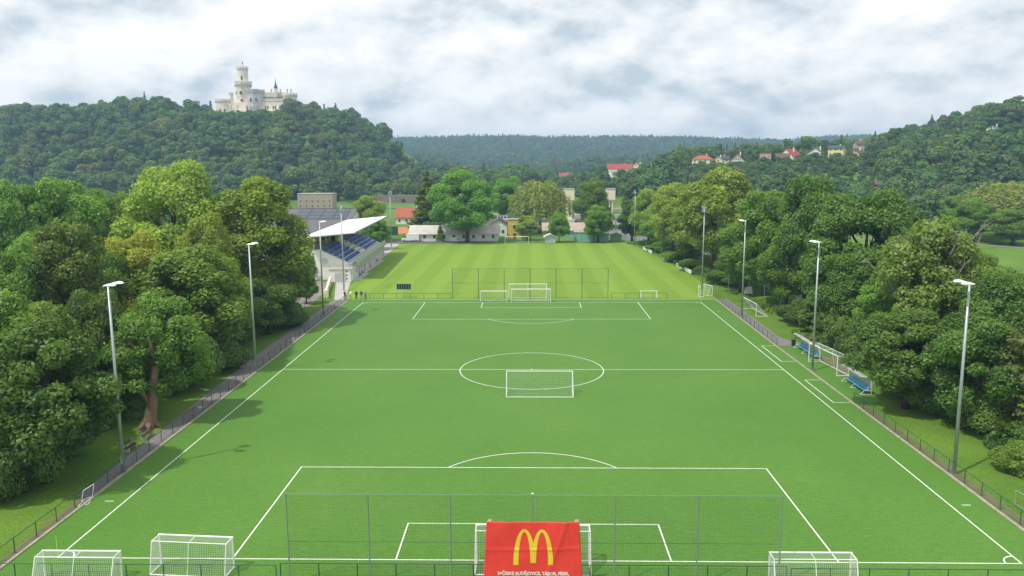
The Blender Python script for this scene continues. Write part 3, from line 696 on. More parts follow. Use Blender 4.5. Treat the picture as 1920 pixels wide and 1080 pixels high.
def wood(name, label, x0, x1, y0, y1, step, keep, seed, hmin, hmax, spruce=0.05, wide=1.0):
    rng = np.random.default_rng(seed)
    X, Y = np.meshgrid(np.arange(x0, x1, step), np.arange(y0, y1, step*.9)); X = X+(np.arange(X.shape[0])%2)[:, None]*step*.5
    X = X.ravel()+rng.uniform(-.42, .42, X.size)*step; Y = Y.ravel()+rng.uniform(-.42, .42, Y.size)*step
    Z = terrain(X, Y); k = keep(X, Y, Z); X, Y, Z = X[k], Y[k], Z[k]; n = len(X)
    hs = rng.uniform(hmin, hmax, n); hs += 2.2*wob(X, Y, 26, seed*.7)
    sc = np.stack([hs/15*wide*rng.uniform(.75, 1.3, n), hs/15*wide*rng.uniform(.75, 1.3, n), hs/15], 1)
    idx = np.where(rng.random(n) < spruce*(1+wob(X, Y, 40, seed)), 5+rng.integers(0, 2, n), rng.integers(0, 5, n))
    me = bpy.data.meshes.new(name); me.vertices.add(n); me.vertices.foreach_set('co', np.stack([X, Y, Z-.6], 1).astype(np.float32).ravel())
    for an, ty, dat in (('scl', 'FLOAT_VECTOR', sc), ('rotz', 'FLOAT_VECTOR', np.stack([np.zeros(n), np.zeros(n), rng.uniform(0, 6.28, n)], 1))):
        at = me.attributes.new(an, ty, 'POINT'); at.data.foreach_set('vector', dat.astype(np.float32).ravel())
    at = me.attributes.new('pick', 'INT', 'POINT'); at.data.foreach_set('value', idx.astype(np.int32))
    me.update(); o = link_mesh(name, me); tag(o, label, 'wood', kind='stuff')
    g = bpy.data.node_groups.new('scatter_trees', 'GeometryNodeTree')
    g.interface.new_socket('Geometry', in_out='INPUT', socket_type='NodeSocketGeometry'); g.interface.new_socket('Geometry', in_out='OUTPUT', socket_type='NodeSocketGeometry')
    gi, go = N(g, 'NodeGroupInput'), N(g, 'NodeGroupOutput'); L = g.links.new
    jn = N(g, 'GeometryNodeJoinGeometry')
    for p in reversed(FAR):
        oi = N(g, 'GeometryNodeObjectInfo'); oi.inputs['Object'].default_value = p; oi.inputs['As Instance'].default_value = True
        L(oi.outputs['Geometry'], jn.inputs[0])
    ip = N(g, 'GeometryNodeInstanceOnPoints'); ip.inputs['Pick Instance'].default_value = True
    L(gi.outputs[0], ip.inputs['Points']); L(jn.outputs[0], ip.inputs['Instance'])
    def named(a, ty):
        q = N(g, 'GeometryNodeInputNamedAttribute', data_type=ty); q.inputs['Name'].default_value = a; return q.outputs[0]
    L(named('pick', 'INT'), ip.inputs['Instance Index']); L(named('scl', 'FLOAT_VECTOR'), ip.inputs['Scale'])
    er = N(g, 'FunctionNodeEulerToRotation'); L(named('rotz', 'FLOAT_VECTOR'), er.inputs[0]); L(er.outputs[0], ip.inputs['Rotation'])
    L(ip.outputs[0], go.inputs[0])
    md = o.modifiers.new('scatter', 'NODES'); md.node_group = g
    return n
def keep_castle(X, Y, Z):
    lim = 752+0*X
    k = (Y < lim) & (X < -84) & ((Z > 1.2) | (Y > 476))
    k &= ~((np.abs(X+258) < 50) & (Y > 704))                     # clearing for the castle
    k &= ~((np.abs(X+258) < 44) & (Z > 56.5))                    # view kept open below its walls
    k &= ~((X > -112) & (X < -70) & (Y < 500))
    k &= ~((X > -145) & (X < -108) & (Y < 448))
    return k
def keep_right(X, Y, Z):
    k = (river_d(X, Y) > 9) & (X > 14+0.12*np.maximum(0, Y-420))
    q = X/(Y+50); k &= ~((q > .185) & (q < .43) & (Z > 10.5) & (Y < 505))      # garden plots around the houses
    k &= ~((q > .185) & (q < .43) & (Z > 7) & (Y < 380) & (Z*1.0+14 > 24))
    k &= ~((Z > 25) & (Y < 492) & (q > .545) & (q < .63))
    k &= ~((q > .088) & (q < .165) & (Y > 430)) & ~((q > .03) & (q < .075) & (Y > 400))
    k &= ~((Y < 285) & (X < 175) & (X > 96) & (Y < 300-(X-96)*.55))       # open meadow by the river
    return k
NT = []
NT.append(wood('castle_hill_wood', 'dense deciduous wood covering the hill below the white castle', -640, -82, 446, 760, 10.4, keep_castle, 3, 8.0, 20.5, .06, 1.12))
NT.append(wood('right_hill_wood', 'dense wood on the right hillside below the villas', 20, 480, 262, 640, 10.0, keep_right, 4, 7.0, 18, .06, 1.1))
NT.append(wood('garden_wood', 'gardens and trees scattered between the hillside villas', 60, 235, 318, 448, 6.0, lambda X, Y, Z: (X/(Y+50) > .18) & (X/(Y+50) < .435) & (Z > 6), 14, 4.0, 6.5, .06, 1.3))
NT.append(wood('castle_slope_bushes', 'low trees directly below the castle walls', -305, -212, 600, 708, 6.5, lambda X, Y, Z: (np.abs(X+258) < 46) & (Z > 55.5), 34, 5.5, 9.5, .05, 1.3))
NT.append(wood('hilltop_bushes', 'low bushes in front of the houses high on the right hill', 190, 345, 330, 462, 6.0, lambda X, Y, Z: (X/(Y+50) > .54) & (X/(Y+50) < .635) & (Z > 23), 35, 3.5, 6.0, .04, 1.5))
NT.append(wood('hill_back_wood', 'tall dark trees behind the hillside villas', 100, 330, 506, 560, 9, lambda X, Y, Z: wob(X, Y, 14, 2.) > -.35, 24, 7, 13, .35))
NT.append(wood('valley_wood', 'belt of trees in the valley beyond the weir', -88, 190, 372, 1000, 11.5, lambda X, Y, Z: (river_d(X, Y) > 7) & (X < 60+.28*(Y-372)) & (X > -70-.05*(Y-372)) & (Y > 430-.6*X) & ~((Y > 690) & (X > 30) & (X < 140) & (Y < 960)) & ~((X/(Y+50) > .088) & (X/(Y+50) < .165) & (Y > 520) & (Y < 770)) & ~((X/(Y+50) > .03) & (X/(Y+50) < .075) & (Y > 560) & (Y < 960)), 5, 8, 14.5, .10, 1.1))
NT.append(wood('dark_grove', 'dark grove of tall trees in the valley left of centre', -92, -6, 520, 700, 8.5, lambda X, Y, Z: X > -70-.12*(Y-520), 15, 17, 23, .03, 1.0))
NT.append(wood('ridge_forest', 'blue-green forest covering the long distant ridge', -1000, 1500, 1180, 2440, 14.5, lambda X, Y, Z: (np.abs(X-200-.02*Y) < 420+.40*(Y-1180)) & (Y > 1180), 6, 13, 22, .42, 1.25))
NT.append(wood('left_park_wood', 'trees and bushes between the left trees and the foot of castle hill', -330, -100, 150, 440, 11, lambda X, Y, Z: (X < -98-.18*(Y-150)), 8, 9, 15, .05))
print('wood trees', NT)
# tall weeds and bushes under the tree lines: too many leaves to count
def undergrowth(name, label, pts, seed, size=.22, col=(0.06, 0.13, 0.025), rr=(0.6, 1.3)):
    rng = np.random.default_rng(seed); bl = []
    for x, y, n, sx, sy, h in pts:
        for i in range(n):
            r = rng.uniform(*rr)*h; bl.append((np.array([x+rng.uniform(-sx, sx), y+rng.uniform(-sy, sy), r*.35]), np.array([r, r, r*.9])))
    p, nn, t = blob_leaves(bl, 16, rng, jit=.7, keep_in=.1)
    o = link_mesh(name, leaf_mesh(name, p, nn, size, t, rng, 1.6, M['leaf'])); o.color = (*col, 1)
    return tag(o, label, 'undergrowth', kind='stuff')
undergrowth('undergrowth', 'dark undergrowth along the fence under the left trees', [(-44.8, y, 12, 2.4, 3, 1.05) for y in range(4, 92, 6)], 51, .24, (0.045, 0.10, 0.022))
undergrowth('undergrowth', 'undergrowth along the fence under the right trees', [(44.5, y, 8, 2.4, 3, 1.0) for y in range(6, 60, 6)]+[(45+((y*7)%5), y, 7, 2.5, 3, 1.1) for y in range(60, 125, 6)]+[(41.5-(y-125)*.04, y, 9, 1.8, 3, 1.2) for y in range(125, 215, 6)], 52, .24, (0.05, 0.11, 0.024))
undergrowth('reeds', 'reeds and tall grass on the right river bank', [(np.interp(y, RIV_Y, RIV_X)+31, y, 8, 3, 3, .8) for y in range(60, 230, 6)], 53, .3, (0.11, 0.19, 0.04))
undergrowth('ivy_growth', 'yellow-green weeds around the leaning poles on the right', [(43, 93, 10, 2, 4, .7), (41.5, 104, 8, 2, 3, .7), (46, 84, 8, 2, 3, .7)], 54, .18, (0.12, 0.19, 0.035))
# ---------------------------------------------------------------- floodlights
def floodlight_proto():
    e = empty('floodlight', (0, 0, 0))
    MB().cone((0, 0), .17, .08, 0, 16.3, 12).build('pole', M['galv'], e, True)
    MB().cone((0, 0), .26, .26, 0, .06, 12).build('base_plate', M['galv'], e)
    MB().box(-.09, .09, -.20, -.15, .8, 1.5).build('hatch', M['galv'], e)
    MB().tube([(0, -.75, 16.3), (0, .75, 16.3)], .05, 6).tube([(0, 0, 16.0), (0, 0, 16.42)], .07, 8).build('cross_arm', M['galv'], e)
    for y in (-.62, .62):
        b = MB()      # shallow asymmetric housing tilted towards the pitch
        pr = [(0.0, 0.24, .02), (.22, .29, .10), (.52, .31, .16), (.82, .26, .12), (.98, .15, .04)]
        vs = []; fs = []
        for x, w, h in pr:
            vs += [(x, y-w, 16.36-.02*x), (x, y-w*.7, 16.36+h), (x, y+w*.7, 16.36+h), (x, y+w, 16.36-.02*x)]
        for i in range(4):
            for k in range(4): fs.append((4*i+k, 4*i+(k+1) % 4, 4*i+4+(k+1) % 4, 4*i+4+k))
        fs += [(3, 2, 1, 0), (16, 17, 18, 19)]
        h = b.add(vs, fs).build('lamp_head', M['white'], e)
        MB().box(.10, .85, y-.21, y+.21, 16.30, 16.345).build('lens', M['glass'], h)
    return e
FL = [(-35.15, 15.06, 0, 'floodlight nearest on the left beside the railing and path'), (-35.15, 48.9, 0, 'middle floodlight on the left level with the halfway line'), (-36.2, 87.0, 0, 'farthest left turf floodlight below the grandstand roof'),
      (35.5, 15.28, math.pi, 'floodlight nearest on the right beside the railing'), (35.5, 49.7, math.pi, 'middle floodlight on the right beside the dugouts'), (36.1, 86.3, math.pi, 'farthest right turf floodlight beside the paved path')]
f0 = floodlight_proto()
for i, (x, y, rz, lab) in enumerate(FL):
    o = f0 if i == 0 else copy_tree(f0)
    o.location = (x, y, 0); o.rotation_euler = (0, 0, rz); tag(o, 'tall grey '+lab, 'floodlight', 'floodlights along the turf pitch')
def mast_proto():
    e = empty('light_mast', (0, 0, 0))
    MB().cone((0, 0), .16, .07, 0, 17.6, 10).build('pole', M['galv'], e, True)
    MB().tube([(0, -.8, 17.0), (0, .8, 17.0)], .045, 6).tube([(-.5, 0, 16.6), (.5, 0, 16.6)], .045, 6).build('cross_arm', M['galv'], e)
    for y, z, dx in ((-.75, 17.35, .15), (.75, 17.35, .15), (-.45, 16.85, -.25), (.45, 16.75, .3)):
        b = MB(); b.hexa([(dx-.1, y-.28, z-.2), (dx+.18, y-.28, z-.28), (dx+.18, y+.28, z-.28), (dx-.1, y+.28, z-.2), (dx-.02, y-.28, z+.28), (dx+.26, y-.28, z+.2), (dx+.26, y+.28, z+.2), (dx-.02, y+.28, z+.28)])
        b.build('spotlight', M['galv'], e)
    return e
m0 = mast_proto()
for i, (x, y, rz, lab) in enumerate([(-39.0, 114.9, .2, 'slim light mast in front of the grandstand'), (-44.3, 204, -.2, 'slim light mast at the far end of the grandstand'), (34.0, 108.8, math.pi, 'slim light mast at the near right corner of the grass field'), (32.7, 203.3, math.pi, 'slim light mast at the far right corner of the grass field')]):
    o = m0 if i == 0 else copy_tree(m0)
    o.location = (x, y, 0); o.rotation_euler = (0, 0, rz); tag(o, lab, 'light mast', 'light masts of the grass field')

# ---------------------------------------------------------------- railings
POST = {}
def railing(label, pts, step, h, m, mesh=True, mid=False):
    """posts, top rail and wire infill along a polyline"""
    o0 = pts[0]; e = empty('railing', (o0[0], o0[1], 0), 0, label, 'railing', 'railings around the pitches')
    L = [(p[0]-o0[0], p[1]-o0[1]) for p in pts]
    MB().tube([(x, y, h) for x, y in L], .032, 6).build('top_rail', m, e)
    if mid: MB().tube([(x, y, h*.5) for x, y in L], .024, 6).build('middle_rail', m, e)
    MB().tube([(x, y, .12) for x, y in L], .018, 5).build('bottom_rail', m, e)
    key = (h, m.name)
    if key not in POST: POST[key] = MB().cone((0, 0), .036, .036, -.05, h, 8).mesh('post', m)
    w = MB() if mesh else None
    for a, b in zip(L[:-1], L[1:]):
        d = Vector((b[0]-a[0], b[1]-a[1])); n = max(1, round(d.length/step))
        for i in range(n+1 if b is L[-1] else n):
            o = link_mesh('post', POST[key], None, e); o.location = (a[0]+d.x*i/n, a[1]+d.y*i/n, 0)
        if mesh: w.net((a[0], a[1], .12), (b[0], b[1], .12), (b[0], b[1], h), (a[0], a[1], h), max(2, int(d.length/.2)), 5, .0022)
    if mesh: w.build('wire_mesh', m, e)
    return e
railing('green railing running along the left touchline path', [(-35.35, -4.3), (-35.3, 30), (-35.4, 60), (-35.75, 103.2)], 2.5, 1.1, M['dgreen'])
railing('green railing along the right touchline in front of the near trees', [(35.4, -4.3), (35.4, 36.2)], 2.5, 1.1, M['dgreen'])
railing('dark railing along the right path beyond the dugouts', [(35.35, 64), (35.75, 103.2)], 2.5, 1.1, M['dgreen'])
NY = -3.1
railing('green railing behind the near goal line on the left', [(-35.3, NY), (-16.2, NY)], 2.5, 1.2, M['dgreen'])
railing('green railing behind the near goal line on the right', [(16.0, NY), (35.3, NY)], 2.5, 1.2, M['dgreen'])
railing('green railing under the near ball-stop net', [(-16.0, NY+.25), (15.8, NY+.25)], 2.5, 1.2, M['dgreen'])
railing('dark railing between the pitches on the left', [(-34.2, 104.5), (-15.6, 104.5)], 2.6, 1.1, M['dgreen'])
railing('short dark railing between the pitches on the right', [(15.6, 104.5), (26.4, 104.5)], 2.7, 1.1, M['dgreen'])
railing('pale railing at the far end of the grass field', [(-36, 214.9), (-17, 215.2)], 3.2, 1.1, M['galv'], mesh=False)
railing('bent tube handrail at the lower right beyond the railing', [(37.2, 6.8), (37.0, 9.2)], 2.4, 1.2, M['galv'], mesh=False)
def chain_fence(label, pts, step, h, m):
    o0 = pts[0]; e = empty('chain_link_fence', (o0[0], o0[1], 0), 0, label, 'fence')
    L = [(p[0]-o0[0], p[1]-o0[1]) for p in pts]; key = ('cf', h, m.name)
    POST.setdefault(key, MB().cone((0, 0), .035, .035, -.05, h+.05, 8).mesh('post', m)); w = MB()
    for a, b in zip(L[:-1], L[1:]):
        d = Vector((b[0]-a[0], b[1]-a[1])); n = max(1, round(d.length/step))
        for i in range(n+1 if b is L[-1] else n):
            o = link_mesh('post', POST[key], None, e); o.location = (a[0]+d.x*i/n, a[1]+d.y*i/n, 0)
        w.net((a[0], a[1], .05), (b[0], b[1], .05), (b[0], b[1], h), (a[0], a[1], h), max(2, int(d.length/.16)), max(2, int(h/.16)), .003)
    w.build('wire_mesh', M['dgreen'], e)
    MB().tube([(x, y, h) for x, y in L], .02, 5).build('top_wire', m, e)
chain_fence('dark green chain-link fence under the left trees', [(-43.2, 0), (-43.0, 40), (-42.2, 84)], 3, 1.9, M['dgreen'])
chain_fence('green chain-link fence around the gravel car park', [(-42.6, 88), (-43.2, 93), (-40.2, 96.5), (-38.9, 103)], 2.4, 1.5, M['dgreen'])
chain_fence('sagging wire fence with tall poles under the right trees', [(46.4, 66), (45, 84), (42.0, 104), (40, 112)], 6, 3.6, M['galv'])

# ---------------------------------------------------------------- ball-stop nets
def ballstop(label, x0, x1, y, n, h, pm, cell=.125, r=.0032, mid=None, bot=0.0):
    e = empty('ball_stop_net', ((x0+x1)/2, y, 0), 0, label, 'net fence', 'tall ball-stop nets'); w = (x1-x0)/2
    pm_ = MB().cone((0, 0), .05, .045, -.05, h, 10).mesh('post', pm)
    for i in range(n+1):
        o = link_mesh('post', pm_, None, e); o.location = (-w+2*w*i/n, 0, 0)
    MB().tube([(-w, 0, h-.03), (w, 0, h-.03)], .022, 6).build('top_cable', pm, e)
    if mid: MB().tube([(-w, 0, mid), (w, 0, mid)], .018, 6).build('middle_cable', M['dgreen'], e)
    MB().net((-w, 0.03, bot+.05), (w, 0.03, bot+.05), (w, 0.03, h-.05), (-w, 0.03, h-.05), int(2*w/cell), int((h-bot)/cell), r, k=2).build('net', M['netgreen'], e)
    return e
ballstop('tall ball-stop net on grey-green posts behind the near goal', -15.35, 15.25, NY, 6, 5.95, M['ggreen'], mid=2.8)
ballstop('tall ball-stop net on dark posts between the two pitches', -15.3, 14.95, 104.65, 6, 5.95, M['dgreen'], .16, .0035, mid=3.1)
ballstop('pale ball-stop net behind the far goal of the grass field', -16.2, 9.2, 214.2, 6, 5.6, M['galv'], .2, .003)

# ---------------------------------------------------------------- goals
def goal(label, w, h, dt, db, loc, rz, cell=.14, nr=.0055, frame=True, r=.055, free=True, name='football_goal', stay=False):
    """local: mouth in the plane y=0, net runs back to -y"""
    e = empty(name, loc, rz, label, 'goal', 'football goals'); hw = w/2; P = M['white']
    for s in (-1, 1):
        MB().tube([(s*hw, 0, 0), (s*hw, 0, h)], r, 8).build('post', P, e)
        if frame:
            MB().tube([(s*hw, 0, .03), (s*hw, -db, .03)], r*.75, 6).build('ground_bar', P, e)
            MB().tube([(s*hw, 0, h), (s*hw, -dt, h), (s*hw, -db, .03)], r*.6, 6).build('side_stay', P, e)
        if stay: MB().tube([(s*hw, 0, h-.5), (s*(hw-.1), -.9, h-.05)], r*.5, 6).build('brace', P, e)
    MB().tube([(-hw-r, 0, h), (hw+r, 0, h)], r, 8).build('crossbar', P, e)
    if frame: MB().tube([(-hw, -db, .03), (hw, -db, .03)], r*.75, 6).build('back_bar', P, e)
    if frame and dt > .3: MB().tube([(-hw, -dt, h), (hw, -dt, h)], r*.6, 6).tube([(0, 0, h), (0, -dt, h), (0, -db, .03)], r*.4, 6).build('top_frame', P, e)
    b = MB(); nu = int(w/cell)
    if dt > .05: b.net((-hw, 0, h), (hw, 0, h), (hw, -dt, h), (-hw, -dt, h), nu, max(2, int(dt/cell)), nr)
    b.net((-hw, -dt, h), (hw, -dt, h), (hw, -db, .03), (-hw, -db, .03), nu, int(h/cell), nr, sag=.12, k=6)
    for s in (-1, 1):
        b.net((s*hw, 0, .03), (s*hw, -db, .03), (s*hw, -max(dt, .02), h), (s*hw, 0, h), max(3, int(db/cell)), int(h/cell), nr)
    b.build('net', M['netwhite'], e)
    return e
goal('full-size white goal on the near goal line behind the red banner', 7.44, 2.5, .9, 1.95, (-.02, 0, 0), 0, r=.06, stay=True)
goal('full-size white goal standing in the centre circle seen from behind', 7.56, 2.5, .06, 2.0, (.9, 39.75, 0), 0, .16, .004)
goal('full-size white goal on the far goal line', 7.44, 2.5, .8, 1.9, (0, 100.3, 0), math.pi, .16, .005)
goal('white training goal left of the far goal', 5.05, 2.06, .5, 1.3, (-7.1, 100.9, 0), math.pi, .14, .005)
goal('near goal of the grass field behind the dividing net', 7.44, 2.5, .8, 1.8, (-.65, 107.6, 0), 0, .2, .004)
goal('far goal of the grass field in front of the yellow building', 7.6, 2.5, 1.0, 1.9, (-4.5, 211.0, 0), math.pi, .25, .005)
goal('small mini goal beside the right end of the dividing railing', 3.1, 1.35, .1, .8, (23.0, 105.7, 0), 0, .2, .003)
goal('portable training goal at the lower left turned to the fence', 5.0, 2.1, .95, 1.4, (-22.1, -1.0, 0), -.075, .12, .006)
goal('portable training goal in the lower left corner by the corner pole', 5.0, 1.75, .85, 1.5, (-28.9, -2.45, 0), 0.0, .12, .006)
goal('portable training goal at the lower right behind the goal line', 5.1, 1.75, .9, 1.5, (17.5, -2.1, 0), 0.0, .12, .006)
goal('parked full-size goal between the two dugouts', 7.35, 2.5, 1.2, 1.6, (37.1, 50.7, 0), math.pi/2+.13, .2, .003)
goal('goal leaning beyond the path by the far right floodlight', 7.3, 2.2, .1, 2.0, (38.2, 89.6, 0), math.pi/2+.06, .2, .004)
goal('small goal at the grass field corner left of the light mast', 2.9, 1.9, .3, 1.0, (33.2, 108.0, 0), math.pi/2-.2, .16, .005)
goal('small goal at the grass field corner right of the light mast', 2.9, 1.9, .3, 1.0, (35.4, 109.4, 0), -math.pi/2+.35, .16, .005)
# ---------------------------------------------------------------- red banner on the net
def banner():
    e = empty('banner', (0, NY-.14, 0), 0, 'red advertising banner with yellow double-arch emblem hung on the net', 'banner')
    nx, nz = 60, 40; vs = []; fs = []
    def P(u, v, off=0.0):    # u across, v down
        hwid = 2.87+.21*v
        x = -.02+(2*u-1)*hwid; z = 4.28-v*3.75-.03*math.sin(u*math.pi)
        wr = .035*math.sin(9*u+4*v)*math.sin(3*v+1)+.05*math.exp(-((u-.86+.22*v)/.022)**2)+.04*math.exp(-((u-.10-.25*v)/.03)**2)+.03*math.exp(-((v-.50+.03*u)/.02)**2)+.03*math.sin(23*u+2)*math.exp(-v*9)
        return (x, -.05-wr-off, z)
    for j in range(nz+1):
        for i in range(nx+1): vs.append(P(i/nx, j/nz))
    for j in range(nz):
        for i in range(nx): a = j*(nx+1)+i; fs.append((a, a+1, a+nx+2, a+nx+1))
    fab = MB().add(vs, fs).build('fabric', M['banner'], e, True)
    md = fab.modifiers.new('thickness', 'SOLIDIFY'); md.thickness = .006; md.offset = 1
    def to(x, z):   # emblem metres to banner surface
        v = (4.28-z)/3.75; hwid = 2.87+.21*v; u = ((x+.02)/hwid+1)/2; return P(u, v, .012)
    b = MB(); n = 44; zb, zt, zi, zm, xa, ao, ai = 1.45, 3.80, 3.60, 1.58, .545, .69, .375
    def ell(a, z, top): return a*math.sqrt(max(0.0, 1-((z-zb)/(top-zb))**2))
    zs = [zb+(zt-zb)*math.sin(math.pi/2*i/n) for i in range(n+1)]
    for s in (-1, 1):
        vo, vi = [], []
        for z in zs:
            vo += [to(s*(xa+ell(ao, z, zt)), z), to(s*(xa+ell(ai, z, zi)), z)]
            z2 = max(z, zm); vi += [to(s*max(0.0, xa-ell(ao, z2, zt)), z2), to(s*(xa-ell(ai, z2, zi)), z2)]
        for q in (vo, vi): b.add(q, [(2*i, 2*i+1, 2*i+3, 2*i+2) for i in range(n)])
    b.build('emblem', M['emblem'], e)
    for txt, z, wd in (('3×ČESKÉ BUDĚJOVICE, TÁBOR, PÍSEK,', .78, 4.45), ('JINDŘICHŮV HRADEC, DÁLNICE D3 63. km', .42, 4.85)):
        c = bpy.data.curves.new('lettering', 'FONT'); c.body = txt; c.size = .30; c.align_x = 'CENTER'; c.extrude = .002; c.offset = .010
        o = bpy.data.objects.new('lettering', c); COL.objects.link(o)
        bpy.context.view_layer.update(); sx = wd/max(.1, o.dimensions.x)
        me = bpy.data.meshes.new_from_object(o.evaluated_get(bpy.context.evaluated_depsgraph_get())); bpy.data.objects.remove(o)
        for v in me.vertices:
            x, z2 = v.co.x*sx, z+v.co.y; q = to(x, z2); v.co = (q[0], q[1]-v.co.z*.5, q[2])
        me.materials.clear(); me.materials.append(M['print']); link_mesh('lettering', me, None, e)
    for x in (-2.8, -2.72, -2.64, 2.62, 2.7, 2.78):
        MB().tube([(x, -.04, 4.24), (x+.05*math.copysign(1, -x), .12, 4.36)], .012, 4).build('tie', M['white'], e)
banner()
# ---------------------------------------------------------------- dugouts, bin, small things
def dugout(label, x, y0, y1):
    L = (y1-y0)/2; e = empty('dugout', (x, (y0+y1)/2, 0), 0, label, 'dugout', 'dugouts beside the halfway line'); P = M['white']
    for y in (-L, 0, L):
        MB().tube([(-.55, y, .03), (.75, y, .03), (.72, y, 1.0), (.55, y, 1.75), (-.25, y, 2.1), (-.62, y, 2.08)], .03, 6).tube([(-.55, y, .03), (-.15, y, .45), (.6, y, .45)], .025, 6).build('frame', P, e)
    MB().hexa([(-.64, -L, 2.06), (.56, -L, 1.74), (.56, L, 1.74), (-.64, L, 2.06), (-.64, -L, 2.11), (.58, -L, 1.79), (.58, L, 1.79), (-.64, L, 2.11)]).build('roof', M['clear'], e)
    MB().hexa([(.74, -L, .15), (.77, -L, .15), (.77, L, .15), (.74, L, .15), (.55, -L, 1.74), (.58, -L, 1.74), (.58, L, 1.74), (.55, L, 1.74)]).build('back_panel', M['clear'], e)
    n = int(2*L/.55); sm = MB().hexa([(-.12, -.22, .44), (.32, -.22, .40), (.32, .22, .40), (-.12, .22, .44), (-.12, -.22, .48), (.32, -.22, .45), (.32, .22, .45), (-.12, .22, .48)]).hexa([(.30, -.22, .42), (.34, -.22, .42), (.34, .22, .42), (.30, .22, .42), (.42, -.22, .85), (.46, -.22, .85), (.46, .22, .85), (.42, .22, .85)]).mesh('seat', M['skyblue'])
    for i in range(n):
        o = link_mesh('seat', sm, None, e); o.location = (0, -L+(i+.5)*2*L/n, 0)
dugout('dugout with blue seats next to the black litter bin', 37.75, 55.4, 62.4)
dugout('dugout with blue seats half hidden by the dark tree', 37.75, 39.0, 44.6)
e = empty('litter_bin', (37.7, 63.95, 0), 0, 'black litter bin beside the first dugout on the path', 'litter bin')
MB().cone((0, 0), .26, .30, 0, .85, 14).build('drum', M['rubber'], e); MB().cone((0, 0), .32, .25, .85, .95, 14).build('lid', M['slate'], e)
def corner_flag(x, y, label):
    e = empty('corner_pole', (x, y, 0), 0, label, 'corner pole', 'corner poles'); MB().cone((0, 0), .022, .018, 0, 1.55, 8).build('pole', M['neon'], e)
corner_flag(-HW+.0, 0.05, 'thin neon yellow corner pole at the lower left corner of the turf')
corner_flag(-HW, PL, 'thin corner pole at the far left corner of the turf'); corner_flag(HW, PL, 'thin corner pole at the far right corner of the turf')
e = empty('hurdle_frame', (-35.05, 9.1, 0), .12, 'white tube training frame leaning by the left railing', 'training frame')
MB().tube([(.1, .75, .03), (.35, -.65, .03), (-.3, -.9, .03), (-.3, .6, .03), (.1, .75, .03)], .03, 6).build('base_loop', M['white'], e)
MB().tube([(.1, .75, .03), (.3, .75, 1.1), (-.1, -.25, 1.0), (-.28, -.28, .03)], .03, 6).build('upright_loop', M['white'], e)
# benches along the left path
def bench(x, y, rz, label):
    e = empty('park_bench', (x, y, 0), rz, label, 'bench', 'benches along the left path')
    for i in range(3): MB().box(-.22+.16*i, -.10+.16*i, -.9, .9, .42, .46).build('seat_slat', M['bark'], e)
    for i in range(2): MB().hexa([(-.30-.03*i, -.9, .58+.17*i), (-.27-.03*i, -.9, .58+.17*i), (-.27-.03*i, .9, .58+.17*i), (-.30-.03*i, .9, .58+.17*i), (-.33-.03*i, -.9, .70+.17*i), (-.30-.03*i, -.9, .70+.17*i), (-.30-.03*i, .9, .70+.17*i), (-.33-.03*i, .9, .70+.17*i)]).build('back_slat', M['bark'], e)
    for s in (-.7, .7): MB().box(-.28, .24, s-.05, s+.05, 0, .42).box(-.33, -.26, s-.04, s+.04, .42, .92).build('leg', M['concrete'], e)
bench(-37.2, 20.5, 0, 'weathered bench by the path left of the hollow trunk'); bench(-37.3, 24.0, 0, 'weathered bench by the path below the hollow trunk'); bench(-37.7, 54.5, 0, 'bench by the path near the middle left floodlight'); bench(-37.7, 51.8, 0, 'bench at the foot of the middle left floodlight')
# tipped white board, stray pole, boards along the right field edge
e = empty('white_board', (42.6, 106.5, 0), .3, 'tipped white board standing in the weeds', 'board'); MB().hexa([(-.9, 0, .7), (.9, 0, .6), (.9, .06, .6), (-.9, .06, .7), (-.6, .25, 1.9), (.85, .25, 2.0), (.85, .31, 2.0), (-.6, .31, 1.9)]).build('panel', M['white'], e)
for s in (-.6, .6): MB().tube([(s, .05, 0), (s, .1, .75)], .03, 6).build('leg', M['galv'], e)
def adboard(p, q, m, label, h=.9):
    d = Vector((q[0]-p[0], q[1]-p[1])); e = empty('advertising_board', (*p, 0), math.atan2(d.y, d.x), label, 'board', 'boards along the right field edge')
    MB().box(0, d.length, -.03, .03, .15, .15+h).build('panel', m, e)
    n = max(1, int(d.length/2.5))
    for i in range(n+1): MB().box(d.length*i/n-.03, d.length*i/n+.03, .035, .09, 0, .1+h).build('post', M['galv'], e)
adboard((37.7, 138), (37.3, 145.2), M['white'], 'white advertising board nearest on the right field edge'); adboard((37.2, 145.9), (36.8, 152.5), M['white'], 'white advertising board second along the right field edge')
adboard((36.1, 163), (35.8, 168), M['cloth_jean'], 'blue and white advertising board on the right field edge'); adboard((34.9, 181), (34.0, 193), M['white'], 'white advertising board farthest along the right field edge')
